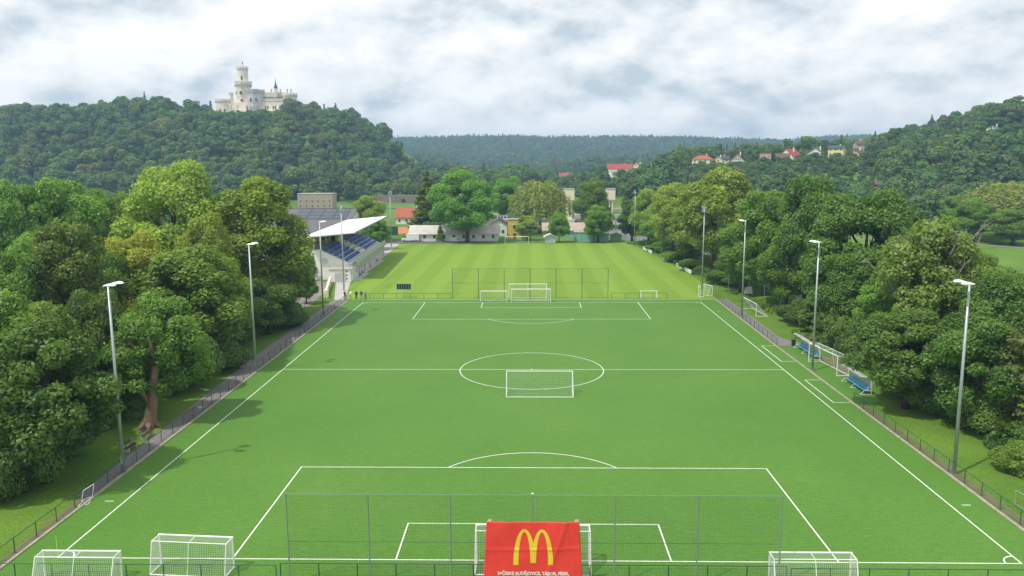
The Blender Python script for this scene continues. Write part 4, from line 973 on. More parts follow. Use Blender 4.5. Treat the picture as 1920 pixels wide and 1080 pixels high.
# ---------------------------------------------------------------- grandstand (local y runs along the field, -x away from it)
def grandstand():
    e = empty('grandstand', (-40.55, 128.6, 0), math.radians(2.5), 'white grandstand with tilted white roof and rows of blue seats', 'grandstand')
    Y0, Y1 = 2.6, 52.0
    w = MB().extrude_y([(0, 0), (0, 3.3), (-7.2, 6.75), (-9.6, 6.75), (-9.6, 0)], Y0, Y1).build('wall', M['plaster'], e)
    MB().cone((0, 0), .75, .75, 0, .02, 20).build('crest', M['paleblue'], w); cr = w.children[-1]; cr.rotation_euler = (math.pi/2, 0, 0); cr.location = (-6.3, Y0-.005, 4.3)
    MB().box(-.9, .95, Y0-.05, Y1+.05, 3.3, 3.5).build('front_deck', M['concrete'], e)
    # stepped terrace
    for r in range(5):
        x = -.9-1.22*r; MB().box(x-1.22, x, Y0+.2, Y1-.2, 3.3+.4*r, 3.85+.62*r).build('terrace_step', M['clear'], e)
    MB().box(-9.7, -7.0, Y0, Y1, 6.76, 6.95).build('rear_walkway', M['concrete'], e)
    segs = [(3.6, 12.0), (12.9, 21.6), (30.2, 38.6), (39.5, 50.6)]
    for r in range(5):
        x = -1.45-1.22*r; z = 3.85+.62*r
        for a, b in segs:
            row = MB().box(x-.22, x+.22, a, b, z+.38, z+.44).box(x-.30, x-.24, a, b, z+.44, z+.78).box(x-.08, x+.02, a, b, z, z+.38).build('seat_row', M['seat'], e)
    for a in (12.2, 22.0, 25.8, 29.3, 38.8):
        MB().tube([(-.6, a+.25, 3.9), (-.9, a+.25, 4.6), (-7.0, a+.25, 7.75), (-7.0, a+.25, 6.9)], .03, 5).build('aisle_rail', M['galv'], e)
    MB().tube([(.85, Y0, 3.5), (.85, Y0, 4.5), (.85, Y1, 4.5), (.85, Y1, 3.5)], .03, 6).build('handrail', M['galv'], e)
    MB().tube([(.85, Y0, 4.0), (.85, Y1, 4.0)], .022, 6).build('handrail_wire', M['galv'], e)
    MB().box(.86, .88, Y0, Y1, 3.52, 4.42).build('balustrade_panel', M['clear'], e)
    for y in (Y0, Y1): MB().tube([(.85, y, 4.5), (-7.1, y, 7.95), (-9.6, y, 7.95), (-9.6, y, 6.9)], .03, 6).tube([(.85, y, 4.0), (-7.1, y, 7.45), (-9.6, y, 7.45)], .022, 6).build('end_rail', M['galv'], e)
    # rear wall with press windows
    rw = MB().box(-9.6, -9.3, Y0, Y1, 6.95, 9.9).build('rear_wall', M['tan'], e)
    for i in range(9): MB().box(-9.29, -9.22, 4.2+i*5.3, 6.6+i*5.3, 7.7, 9.2).build('window', M['glass'], rw)
    cb = MB().box(-9.2, -6.9, 22.2, 29.0, 6.95, 9.7).build('commentary_cabin', M['cream'], e)
    for y in (22.8, 25.0, 27.0): MB().box(-6.89, -6.84, y, y+1.5, 8.0, 9.3).build('window', M['glass'], cb)
    MB().box(-8.6, -7.6, 22.12, 22.19, 7.0, 9.1).build('door', M['dark'], cb)
    # roof: tilted up towards the field, on cantilever frames
    MB().hexa([(-10.2, .2, 9.85), (1.35, -.3, 10.85), (1.35, 54.6, 10.85), (-10.2, 54.2, 9.85), (-10.2, .2, 10.15), (1.35, -.3, 11.15), (1.35, 54.6, 11.15), (-10.2, 54.2, 10.15)]).build('roof', M['roofwhite'], e)
    for i in range(28):
        y = .9+i*1.95; MB().hexa([(-10.1, y, 10.14), (1.3, y, 11.13), (1.3, y+.07, 11.13), (-10.1, y+.07, 10.14), (-10.1, y, 10.20), (1.3, y, 11.19), (1.3, y+.07, 11.19), (-10.1, y+.07, 10.20)]).build('roof_rib', M['white'], e)
    MB().box(1.36, 1.42, -.3, 54.6, 10.75, 11.18).build('fascia', M['galv'], e)
    for i in range(8):
        y = 3.2+i*6.9
        MB().box(-8.9, -8.6, y-.12, y+.12, 6.95, 9.9).build('column', M['cream'], e)
        MB().hexa([(-9, y-.1, 9.45), (1.1, y-.1, 10.62), (1.1, y+.1, 10.62), (-9, y+.1, 9.45), (-9, y-.1, 9.94), (1.1, y-.1, 10.80), (1.1, y+.1, 10.80), (-9, y+.1, 9.94)]).build('roof_beam', M['galv'], e)
    # ground floor facade: pilasters, doors, windows, benches
    for i in range(13):
        y = 3.2+i*4.0; MB().box(0, .55, y-.18, y+.18, 0, 3.28).build('pilaster', M['plaster'], e)
        if i == 12: break
        if i % 2 == 0: MB().box(.0, .06, y+.8, y+1.9, 0.02, 2.2).build('door', M['paleblue'], e); MB().box(.0, .06, y+2.4, y+3.6, 1.2, 2.2).build('window', M['glass'], e)
        else: MB().box(.0, .06, y+.6, y+2.2, 1.0, 2.3).build('window', M['glass'], e); MB().box(.0, .06, y+2.6, y+3.6, .02, 2.2).build('door', M['dark'], e)
        if i in (1, 2, 5, 8): MB().box(.25, .65, y+.7, y+2.9, .35, .45).box(.2, .26, y+.7, y+2.9, .45, .85).box(.3, .6, y+.8, y+.9, .02, .35).box(.3, .6, y+2.7, y+2.8, .02, .35).build('bench', M['seat'] if i != 5 else M['orange'], e)
    MB().box(-9.5, .0, Y0+.02, Y1-.02, 0.0, .25).build('plinth', M['castle2'], e)
    # low annex at the near end with roller door
    an = MB().box(-4.6, .1, -.9, Y0-.01, 0, 2.75).build('annex', M['plaster'], e)
    MB().box(-4.8, .3, -1.1, Y0-.02, 2.751, 2.9).build('flat_roof', M['concrete'], an)
    MB().box(-3.4, -1.0, -.96, -.90, .02, 2.1).build('roller_door', M['clear'], an)
    for x in (-.75,):
        for z in (.5, 1.3, 2.2): MB().box(x-.12, x+.12, -.95, -.90, z, z+.35).build('vent', M['dark'], an)
    MB().box(.1, .14, .4, .8, 1.3, 2.1).build('window', M['glass'], an)
    for x in (-4.6, -2.3, .1): MB().tube([(x, -.95, 2.9), (x, -.95, 3.8)], .025, 5).build('rail_post', M['galv'], an)
    MB().tube([(-4.6, -.95, 3.8), (.1, -.95, 3.8), (.1, Y0, 3.8)], .025, 5).build('roof_rail', M['galv'], an)
    # outside stair on the near end
    for i in range(9): MB().box(-9.4, -8.2, -.9+.35*i-.4, -.9+.35*i, .32*i, .32*i+.28).build('stair_step', M['concrete'], e)
grandstand()
e = empty('low_wall', (0, 0, 0), 0, 'low cream retaining wall beside the path to the grandstand', 'wall')
MB().prism([(-41.0, 107), (-40.6, 107), (-44.6, 127.0), (-45.0, 127.0)], 0, 1.3).build('wall_panel', M['cream'], e)
MB().prism([(-41.1, 106.0), (-40.2, 106.0), (-40.2, 106.95), (-41.1, 106.95)], 0, 1.5).build('gate_pillar', M['cream'], e)
# ---------------------------------------------------------------- buildings
def windows(par, face, items, m=None):
    """face: ('y', y) or ('x', x); items: (a0, a1, z0, z1)"""
    ax, c = face
    for a0, a1, z0, z1 in items:
        if ax == 'y': w = MB().box(a0, a1, c-.06, c+.05, z0, z1).build('window', M['white'], par); MB().box(a0+.10, a1-.10, c-.075, c-.058, z0+.10, z1-.10).build('pane', m or M['glass'], w)
        else: w = MB().box(c-.05, c+.06, a0, a1, z0, z1).build('window', M['white'], par); MB().box(c+.058, c+.075, a0+.10, a1-.10, z0+.10, z1-.10).build('pane', m or M['glass'], w)
def house(name, label, x, y, z, w, d, hw, hr, wall, roof, kind='gable_x', rz=0.0, win=2, storeys=1, chimney=True, balcony=False, over=.5, cat='house', group=None, base=4.0, mans=False):
    """gable_x: ridge along x (eaves face the viewer); gable_y: gable faces the viewer; hip: hipped"""
    e = empty(name, (x, y, z), rz, label, cat, group)
    X, Y = w/2, d/2
    if kind == 'gable_y': b = MB().extrude_y([(-X, -base), (X, -base), (X, hw), (0, hw+hr*.98), (-X, hw)], -Y, Y)
    elif kind == 'gable_x': b = MB().extrude_x([(-Y, -base), (Y, -base), (Y, hw), (0, hw+hr*.98), (-Y, hw)], -X, X)
    else: b = MB().box(-X, X, -Y, Y, -base, hw)
    b.build('wall', wall, e)
    t = .22; o = over
    if kind == 'gable_y':
        sl = hr/X; r = MB()
        for s in (-1, 1): r.hexa([(s*(X+o), -Y-o, hw-sl*o), (0, -Y-o, hw+hr), (0, Y+o, hw+hr), (s*(X+o), Y+o, hw-sl*o), (s*(X+o), -Y-o, hw-sl*o+t), (0, -Y-o, hw+hr+t), (0, Y+o, hw+hr+t), (s*(X+o), Y+o, hw-sl*o+t)][::1])
        ro = r.build('roof', roof, e)
    elif kind == 'gable_x':
        sl = hr/Y; r = MB()
        for s in (-1, 1): r.hexa([(-X-o, s*(Y+o), hw-sl*o), (X+o, s*(Y+o), hw-sl*o), (X+o, 0, hw+hr), (-X-o, 0, hw+hr), (-X-o, s*(Y+o), hw-sl*o+t), (X+o, s*(Y+o), hw-sl*o+t), (X+o, 0, hw+hr+t), (-X-o, 0, hw+hr+t)])
        ro = r.build('roof', roof, e)
    elif kind == 'hip':
        k = max(0.1, X-Y*.9); p = [(-X-o, -Y-o, hw), (X+o, -Y-o, hw), (X+o, Y+o, hw), (-X-o, Y+o, hw), (-k, 0, hw+hr), (k, 0, hw+hr)]
        ro = MB().add(p, [(0, 1, 5, 4), (1, 2, 5), (2, 3, 4, 5), (3, 0, 4), (3, 2, 1, 0)]).build('roof', roof, e)
    else: ro = MB().box(-X-.15, X+.15, -Y-.15, Y+.15, hw+.01, hw+.35).build('roof', roof, e)
    if chimney: MB().box(w*.16, w*.16+.7, .2, .9, hw+hr*.35, hw+hr+1.0).build('chimney', M['plaster'], ro)
    items = []
    for s in range(storeys):
        z0 = .9+2.9*s
        if z0+1.4 > hw+(.0 if kind != 'gable_y' else .3): break
        for i in range(win):
            cx = -X+w*(i+.5)/win; items.append((cx-.55, cx+.55, z0, z0+1.35))
    if kind == 'gable_y' and hr > 2.4: items += [(-1.3, -.25, hw+.55, hw+1.75), (.25, 1.3, hw+.55, hw+1.75)]
    windows(e, ('y', -Y), items)
    windows(e, ('x', X), [(-Y+d*.25-.5, -Y+d*.25+.5, .9, 2.2), (-Y+d*.7-.5, -Y+d*.7+.5, .9, 2.2)])
    if balcony:
        zb = hw*.95; MB().box(-X*.75, X*.75, -Y-1.3, -Y-.08, zb-.2, zb).build('balcony', M['concrete'], e); MB().box(-X*.75, X*.75, -Y-1.32, -Y-1.24, zb+.02, zb+.95).build('balcony_rail', M['paleblue'], e)
    return e
G = 'villas on the hillside'
house('villa', 'long villa with orange hipped roof, leftmost on the near hillside', 110.3, 474, 25.2, 13, 9, 2.8, 2.4, M['cream'], M['redroof'], 'hip', win=4, group=G, rz=-0.2)
house('villa', 'small yellow gabled house between the orange roof and the dark A-frame', 122.8, 484, 25.6, 5, 7, 2.6, 1.6, M['paleyellow'], M['greyroof'], 'gable_y', win=1, group=G, rz=-0.3)
house('villa', 'low house with dark grey roof behind the yellow gable', 127, 492, 25.6, 8, 7, 2.5, 2.0, M['plaster'], M['slate'], 'gable_x', win=2, group=G)
house('villa', 'steep dark A-frame house with pink gable and balcony', 132.3, 474, 24.0, 9.2, 9, 2.6, 4.9, M['pinkwall'], M['brownroof'], 'gable_y', win=3, balcony=True, group=G, rz=-0.22)
house('villa', 'small pink flat-roofed house between trees', 158.4, 503, 28.0, 6, 6, 3.6, .5, M['pinkwall'], M['redroof'], 'flat', win=2, chimney=False, group=G)
house('villa', 'cream gabled house with bright red roof', 169, 484, 26, 10.3, 10, 3.6, 4.6, M['cream'], M['redroof2'], 'gable_y', win=3, group=G, rz=-0.85)
house('villa', 'large grey-white house with wide gable and two balconies', 175.6, 455, 26.2, 11.5, 10, 3.9, 4.4, M['plaster'], M['brownroof'], 'gable_y', win=3, balcony=True, group=G, rz=-0.45)
house('villa', 'two-storey pale yellow house with dark roof', 195.2, 474, 29.1, 9.2, 8, 5.2, 1.7, M['paleyellow'], M['slate'], 'gable_x', win=3, storeys=2, group=G, rz=-0.55)
house('villa', 'brown-roofed gable house beside the pale yellow one', 203.5, 462, 28.0, 6.5, 8, 3.2, 2.8, M['pinkwall'], M['brownroof'], 'gable_y', win=2, group=G, rz=-0.85)
house('villa', 'brown roof peeking from the trees above the yellow house', 212.8, 484, 34.6, 5, 6, 2.9, 1.8, M['tan'], M['brownroof'], 'gable_x', win=1, group=G)
house('villa', 'white gabled house high on the right hill', 294.2, 478, 42.6, 10.8, 9, 3.0, 2.6, M['plaster'], M['greyroof'], 'gable_y', win=3, group=G, rz=-0.5)
house('villa', 'long house with red roof at the right edge of the hill', 304, 468, 41.2, 19, 8, 2.0, 1.9, M['cream'], M['redroof2'], 'gable_x', win=5, group=G, rz=-0.5)
house('guest_house', 'large white house with red mansard roof in the valley', 90, 766, 15.6, 25, 11, 4.6, 4.4, M['plaster'], M['redroof2'], 'gable_x', win=8, group=G, rz=-0.2)
house('villa', 'orange gabled house right of the large white house', 110.3, 784, 17.9, 10, 10, 4.0, 3.8, M['cream'], M['redroof'], 'gable_y', win=3, group=G, rz=-0.6)
house('villa', 'small white gabled house right of the orange gable', 124.6, 784, 18.9, 7.4, 8, 2.4, 2.4, M['plaster'], M['greyroof'], 'gable_y', win=2, group=G)
house('villa', 'red hip-roofed villa above the left lock tower', 57.3, 905, 3.4, 12.5, 10, 5.2, 4.4, M['cream'], M['redroof2'], 'hip', win=3, storeys=2, group=G)
house('villa', 'white house with red roof end left of the hip-roofed villa', 43.6, 955, 7.2, 16, 9, 3.2, 3.4, M['plaster'], M['redroof2'], 'gable_x', win=4, group=G)
house('villa', 'cream house with brown roof between the grey-white and the red-roofed house', 160, 470, 26.2, 8, 7, 2.8, 2.2, M['cream'], M['brownroof'], 'gable_x', win=3, group=G, rz=-.3)
house('villa', 'white house with steep red roof right of the guest house', 116, 742, 16.5, 9, 9, 3.6, 3.6, M['plaster'], M['redroof'], 'gable_y', win=2, group=G, rz=-.7)
house('cottage', 'low cream cottage below the guest house', 84, 716, 11.5, 12, 8, 3.2, 2.6, M['cream'], M['brownroof'], 'gable_x', win=4, group=G, rz=-.2)
house('garden_hut', 'small brown garden hut low on the right hillside', 172, 358, 12.6, 5, 4, 2.4, 1.4, M['pinkwall'], M['brownroof'], 'gable_x', win=1, chimney=False, cat='hut', rz=-.4)
house('boat_shed', 'low white shed beside the lock basin', 8.5, 262, 0, 9, 5, 3.6, 1.2, M['plaster'], M['roofwhite'], 'gable_x', win=3, chimney=False, cat='shed', base=.1)
# near buildings around the grass field
house('sports_hall', 'large hall with dark grey roof behind the grandstand', -78, 212, 0, 42, 50, 4.4, 7.0, M['plaster'], M['greyroof'], 'gable_x', win=6, chimney=False, cat='hall', base=.1)
hall = bpy.context.scene.objects['sports_hall']
for i in range(4):
    for j in range(3):
        y0 = -9.6+j*3.1; y1 = y0+2.9; z = lambda y: 4.4+7.0*(1+y/25)+.30; x0 = 3+i*4.2
        MB().hexa([(x0, y0, z(y0)), (x0+4.0, y0, z(y0)), (x0+4.0, y1, z(y1)), (x0, y1, z(y1)), (x0, y0, z(y0)+.08), (x0+4.0, y0, z(y0)+.08), (x0+4.0, y1, z(y1)+.08), (x0, y1, z(y1)+.08)]).build('solar_panel', M['solar'], hall)
MB().cone((8.5, -22), .25, .25, 4.5, 7.5, 10).build('vent_pipe', M['slate'], hall)
house('office_block', 'tan flat-roofed two-storey block at the foot of castle hill', -127.2, 430, 0, 20.8, 10, 8.6, .4, M['tan'], M['concrete'], 'flat', win=6, storeys=2, chimney=False, cat='building', base=.1)
house('cottage', 'white house with red tiled roof beside the brown conifer', -52.5, 305, 0, 12.4, 9, 3.0, 3.6, M['plaster'], M['redroof'], 'gable_x', win=4, base=.1)
house('clubhouse', 'long low building with grey roof behind the large maple', -26, 225.5, 0, 30, 7, 2.6, 2.4, M['plaster'], M['castle2'], 'gable_x', win=9, chimney=False, cat='building', base=.1)
house('boathouse', 'long building with pale beige roof behind the small maples', 13.5, 238.5, 0, 18, 9, 2.6, 2.2, M['turq'], M['tan'], 'gable_x', win=5, chimney=False, cat='building', base=.1)
house('boathouse', 'white boathouse with brown gable left of the yellow building', -11.5, 246, 0, 6, 8, 4.2, 1.8, M['plaster'], M['brownroof'], 'gable_y', win=2, chimney=False, cat='building', base=.1)
yb = house('yellow_house', 'narrow yellow two-storey building behind the far goal', -5.5, 231.5, 0, 4.6, 5, 6.6, .4, M['yellow'], M['galv'], 'flat', win=0, chimney=False, cat='building', base=.1)
windows(yb, ('y', -2.5), [(-.8, 1.0, 3.6, 5.0)]); MB().box(-.6, .5, -2.58, -2.50, .05, 2.0).build('door', M['brownroof'], yb)
house('kiosk', 'small pale teal kiosk with red roof beside the slim tree', -36.5, 236.5, 0, 3.9, 3.5, 2.4, 1.2, M['paleblue'], M['redroof'], 'gable_x', win=1, chimney=False, cat='kiosk', base=.1)
house('shed', 'turquoise metal shed right of the small maple', 17.8, 221, 0, 6.2, 4, 3.0, .35, M['turq'], M['concrete'], 'flat', win=0, chimney=False, cat='shed', group='sheds behind the grass field', base=.1)
house('shed', 'darker turquoise shed behind the round maple', 23.6, 221.4, 0, 5.1, 4, 2.5, .35, M['turq'], M['galv'], 'flat', win=0, chimney=False, cat='shed', group='sheds behind the grass field', base=.1)
house('shed', 'olive green gabled shed at the right end of the sheds', 28.8, 221.6, 0, 3.4, 3.5, 2.1, .7, M['olive'], M['olive'], 'gable_y', win=0, chimney=False, cat='shed', group='sheds behind the grass field', base=.1)
house('shed', 'small white garden shed beside the small maple', 6.5, 217.3, 0, 3.4, 3, 2.0, .8, M['paleblue'], M['plaster'], 'gable_y', win=0, chimney=False, cat='shed', group='sheds behind the grass field', base=.1)
e = empty('wind_screen', (-53, 246, 0), 0, 'dark green wind screen beside the clay court', 'screen'); MB().box(-4.4, 4.0, -.05, .05, .1, 3.2).build('panel', M['dgreen'], e)
for x in (-4.4, -1.6, 1.2, 4.0): MB().box(x-.05, x+.05, .06, .16, 0, 3.3).build('post', M['galv'], e)
house('terrace_hut', 'small orange-walled terrace hut left of the tall tree by the lock', 18.9, 251, 0, 4.4, 4, 4.3, .3, M['orange'], M['brownroof'], 'flat', win=0, chimney=False, cat='hut', base=.1)
# retaining wall, road rail at the foot of castle hill
e = empty('retaining_wall', (-90.5, 492, 0), 0, 'brown stone retaining wall with dark arch at the foot of castle hill', 'wall')
MB().box(-15, 15, -.6, .6, -1, 5.0).build('wall_panel', M['stone'], e)
MB().extrude_y([(4, .3), (6.4, .3), (6.4, 2.0), (6.0, 2.7), (5.2, 3.0), (4.4, 2.7), (4, 2.0)], -.7, -.595).build('arch', M['dark'], e)
MB().box(-15.2, 15.2, -.75, .75, 5.0, 5.25).build('coping', M['concrete'], e)
railing('pale road guard rail at the foot of castle hill', [(-112, 432), (-60, 430)], 4, 1.1, M['galv'], mesh=False, mid=True)
# ---------------------------------------------------------------- lock and weir
def lock_tower(x, y, label):
    e = empty('lock_tower', (x, y, -3), 0, label, 'tower', 'cream lock towers')
    MB().extrude_x([(-2.0, 0), (2.0, 0), (2.0, 17.6), (-2.0, 17.6)], -1.6, 1.6).build('shaft', M['cream'], e)
    MB().box(-2.6, 2.6, -2.5, 2.5, 13.3, 17.9).build('cabin', M['cream'], e); MB().box(-2.75, 2.75, -2.65, 2.65, 17.91, 18.2).build('roof', M['concrete'], e)
    MB().box(.5, 1.0, -2.06, -1.99, 6.2, 12.6).build('window', M['glass'], e); MB().box(2.59, 2.64, -1.6, 1.6, 15.3, 16.6).build('window', M['glass'], e)
    MB().box(-2.6, 2.6, -3.6, 3.6, 0, 5.0).build('pier', M['castle2'], e)
lock_tower(16.3, 300, 'left cream lock tower beside the weeping birch'); lock_tower(33.8, 300, 'right cream lock tower behind the tall tree')
e = empty('weir', (0, 304, 0), 0, 'grey concrete weir with footbridge across the river', 'weir')
MB().box(19.5, 74, 4.2, 6.6, 5.6, 6.2).build('footbridge', M['concrete'], e)
MB().tube([(19.5, 4.3, 7.3), (74, 4.3, 7.3)], .06, 5).tube([(19.5, 4.3, 6.8), (74, 4.3, 6.8)], .04, 5).build('handrail', M['galv'], e)
MB().extrude_x([(-9, -3), (7.5, -3), (7.5, 3.4), (3.0, 3.4), (-6, -1.2), (-9, -1.3)], 37.2, 74).build('sill', M['clear'], e)
MB().extrude_x([(3.6, -1), (7.5, -1), (7.5, 3.6), (3.6, 3.4)], 19.5, 30.2).build('gate', M['clear'], e)
for x in (50.0, 63.0): MB().box(x-.8, x+.8, -2, 7.4, -3, 5.6).build('pier', M['castle2'], e)
# boat
def boat():
    e = empty('passenger_boat', (-9.5, 326, -1.5), .05, 'white two-deck passenger boat moored in the lock basin', 'boat')
    MB().hexa([(-9, -1.7, -.6), (9, -1.2, -.6), (9, 1.2, -.6), (-9, 1.7, -.6), (-9.6, -2.4, 1.3), (10.6, -1.6, 1.5), (10.6, 1.6, 1.5), (-9.6, 2.4, 1.3)]).build('hull', M['white'], e)
    c = MB().box(-9, 4.5, -2.1, 2.1, 1.4, 4.0).build('saloon', M['white'], e)
    for i in range(9): MB().box(-8.4+1.4*i, -7.5+1.4*i, -2.15, -2.09, 2.4, 3.3).build('window', M['glass'], c)
    MB().box(-9.3, 4.8, -2.3, 2.3, 4.0, 4.25).build('deck', M['paleblue'], e)
    w = MB().hexa([(2, -1.9, 4.25), (7.4, -1.9, 1.5), (7.4, 1.9, 1.5), (2, 1.9, 4.25), (2, -1.8, 6.3), (6.3, -1.7, 6.1), (6.3, 1.7, 6.1), (2, 1.8, 6.3)]).build('wheelhouse', M['white'], e)
    MB().box(2.6, 5.6, -1.98, -1.85, 5.0, 5.8).build('window', M['glass'], w)
    MB().box(-7, 1.8, -2.0, 2.0, 6.1, 6.25).build('awning', M['white'], e)
    for x in (-6.8, -2.6, 1.6):
        for y in (-1.9, 1.9): MB().box(x-.05, x+.05, y-.05, y+.05, 4.25, 6.1).build('awning_post', M['white'], e)
    MB().tube([(-9.2, -2.2, 4.25), (-9.2, -2.2, 5.2), (2, -2.2, 5.2)], .04, 5).build('deck_rail', M['galv'], e)
boat()
# white delivery van
def van(x, y, rz, label, name='delivery_van', s=1.0):
    e = empty(name, (x, y, 0.01), rz, label, 'van'); e.scale = (s, s, s)
    b = MB().extrude_y([(-2.95, .45), (2.6, .45), (2.95, .6), (2.98, 1.05), (2.2, 1.35), (1.55, 2.35), (1.1, 2.65), (-2.9, 2.72), (-2.98, 2.5)], -.98, .98).build('body', M['white'], e)
    for s in (-1, 1):
        MB().hexa([(1.35, s*.97, 1.4), (2.1, s*.97, 1.4), (2.1, s*1.0, 1.4), (1.35, s*1.0, 1.4), (1.35, s*.97, 2.15), (1.6, s*.97, 2.15), (1.6, s*1.0, 2.15), (1.35, s*1.0, 2.15)]).build('side_window', M['glass'], e)
        for wx in (-1.9, 2.0):
            t = MB().cone((0, 0), .36, .36, -.13, .13, 18).build('wheel', M['rubber'], e); t.rotation_euler = (math.pi/2, 0, 0); t.location = (wx, s*.88, .36)
            MB().cone((0, 0), .2, .2, -.135, .135, 12).build('rim', M['galv'], t)
    MB().hexa([(2.25, -.85, 1.37), (2.25, .85, 1.37), (1.62, .85, 2.3), (1.62, -.85, 2.3), (2.28, -.85, 1.39), (2.28, .85, 1.39), (1.65, .85, 2.32), (1.65, -.85, 2.32)]).build('windscreen', M['glass'], e)
    for s in (-.7, .7): MB().box(2.93, 3.0, s-.18, s+.18, .78, 1.0).build('headlight', M['clear'], e)
van(-40.7, 221.2, math.pi, 'white delivery van parked on the road beyond the grandstand')
van(-25.4, 219.4, 0, 'small pale vehicle parked beside the maple trunk', 'parked_van', .55)
# portable floodlit scoreboard panel
e = empty('panel_trailer', (-25.1, 106.4, 0), 0, 'dark six-panel board on a thin pole beside the dividing railing', 'board')
MB().cone((0, 0), .05, .05, 0, 1.7, 8).build('pole', M['galv'], e); f = MB().box(-1.45, 1.45, -.05, .05, 1.55, 2.75).build('frame', M['galv'], e)
for i in range(6): MB().box(-1.38+.465*i, -1.38+.465*i+.40, -.075, -.055, 1.62, 2.68).build('panel', M['solar'], f)
# ---------------------------------------------------------------- castle on the hill
def castle():
    CX, CY, CZ = -262.0, 724.0, 66.0
    e = empty('castle', (CX, CY, CZ), 0, 'white neo-gothic castle with tall round tower crowning the wooded hill', 'castle')
    S, S2 = M['castle'], M['castle2']
    def merlons(par, c, r, z, n, h=1.1, m=S, w=.55):
        b = MB()
        for i in range(n):
            a = 2*math.pi*i/n; x, y = c[0]+r*math.cos(a), c[1]+r*math.sin(a); t = math.pi*r/n*w
            b.box(x-.35, x+.35, y-t, y+t, z, z+h, a)
        o = b.build('battlement', m, par); o['kind'] = 'stuff'
    def round_tower(name, c, r, z1, ring=.6, m=S, n=24, wins=(), flare=1.6, z0=-6, dark=None):
        t = MB().cone(c, r*1.04, r, z0, z1-flare, n).build(name, m, e)
        MB().cone(c, r, r+ring, z1-flare, z1-flare*.45, n, False).cone(c, r+ring, r+ring, z1-flare*.45, z1, n).build('cornice', m, t)
        merlons(t, c, r+ring-.3, z1, max(12, int(r*2.6)), 1.0, m)
        b = MB()
        for i in range(int(r*4)):        # grey blocks paint in the shade between the corbels
            a = 2*math.pi*i/int(r*4); x, y = c[0]+(r+ring*.55)*math.cos(a), c[1]+(r+ring*.55)*math.sin(a)
            b.box(x-.25, x+.25, y-.35, y+.35, z1-flare*.95, z1-flare*.5, a)
        o = b.build('corbel_shade', S2, t); o['kind'] = 'stuff'
        for ang, za, zb, w in wins:
            a = math.radians(ang); x, y = c[0]+(r*1.0)*math.cos(a), c[1]+(r*1.0)*math.sin(a)
            MB().box(x-.25, x+.25, y-w/2, y+w/2, za, zb, a).build('window', M['glass'], t)
        return t
    # main tower
    c = (-8.6, 0)
    round_tower('main_tower', c, 7.0, 36.5, 1.2, n=8, wins=[(-92, 25.0, 28.0, 2.4), (-92, 18.4, 20.6, 1.0), (-84, 18.4, 20.6, 1.0), (-140, 25, 28, 1.4), (-80, 9, 13, 1.4), (-76, 15.0, 16.8, 2.4)], flare=4.2)
    MB().cone(c, 7.35, 7.35, 16.2, 16.8, 8).cone(c, 7.3, 7.3, 23.0, 23.4, 8).build('string_course', S, e)
    t = round_tower('upper_turret', c, 4.9, 50.0, .5, wins=[(-84, 38.2, 42.0, 1.4)], z0=36, n=12, flare=2.2)
    MB().cone(c, .14, .08, 50, 56.5, 6).build('flag_mast', M['slate'], t)
    MB().add([(c[0], c[1], 55.9), (c[0]+.9, c[1]-.3, 54.8), (c[0]+1.2, c[1]-.2, 52.6), (c[0]+.1, c[1], 53.6), (c[0], c[1]+.05, 55.9), (c[0]+.9, c[1]-.25, 54.8), (c[0]+1.2, c[1]-.15, 52.6), (c[0]+.1, c[1]+.05, 53.6)], [(0, 1, 2, 3), (7, 6, 5, 4), (0, 4, 5, 1), (1, 5, 6, 2), (2, 6, 7, 3), (3, 7, 4, 0)]).build('flag', M['slate'], t)
    # stepped tower base and west front
    b = MB().box(-18.6, -3.4, -9.5, 6, -6, 13.2).build('west_front', S, e)
    for x in (-16.6, -14.2): MB().box(x-.45, x+.45, -9.6, -9.45, 2.5, 9.0).build('window', M['glass'], b)
    MB().box(-17.0, -1.4, -8.2, 5, 13.21, 17.5).build('tower_plinth', S, e)
    MB().box(-13.2, -2.6, -13, -9.45, -6, 9.8).build('porch_wing', S, e)
    for i in range(5): MB().box(-12.0+2.0*i, -11.1+2.0*i, -13.08, -12.95, 1.6, 5.4).build('window', M['glass'], e)
    for x in (-18.6, -12.4, -3.9): MB().cone((x, -9.4), 1.0, .9, -6, 15.2, 8).cone((x, -9.4), .95, .05, 15.2, 16.6, 8).build('pinnacle', S, e)
    # left round bastion with small turret
    round_tower('round_bastion', (-29, 4), 7.9, 20.6, .7, flare=2.6, wins=[(-100, 9, 12, 1.3), (-70, 9, 12, 1.3)])
    round_tower('stair_turret', (-21.3, 1.5), 1.9, 26.5, .3, n=10, flare=1.0)
    MB().box(-22, -16, 1, 8, -6, 14.2).build('curtain_wall', S, e)
    # grey polygonal bay
    t = round_tower('polygonal_bay', (3.5, -3), 8.2, 28.3, .5, m=S2, n=8, flare=2.0, wins=[(-106, 18.2, 21.2, 1.4), (-68, 18.2, 21.2, 1.4)])
    for a0 in (-112, -90, -62): 
        a = math.radians(a0); x, y = 3.5+7.9*math.cos(a), -3+7.9*math.sin(a); MB().box(x-.3, x+.3, y-1.1, y+1.1, 9.5, 13.6, a).build('window', M['tan'], t)
    MB().cone((3.5, -3), 7.4, 3.0, 28.4, 30.0, 8).build('low_roof', M['slate'], t)
    # main wing and terrace
    w = MB().box(9.5, 34.5, -6, 6, -6, 20.6).build('main_wing', S, e)
    MB().box(9.5, 34.6, -6.35, -5.95, 18.6, 19.4).build('parapet_band', S2, w)
    b = MB()
    for i in range(17): b.box(10+1.45*i, 10.75+1.45*i, -6.3, -5.8, 20.6, 21.6)
    b.build('battlement', S, w)['kind'] = 'stuff'
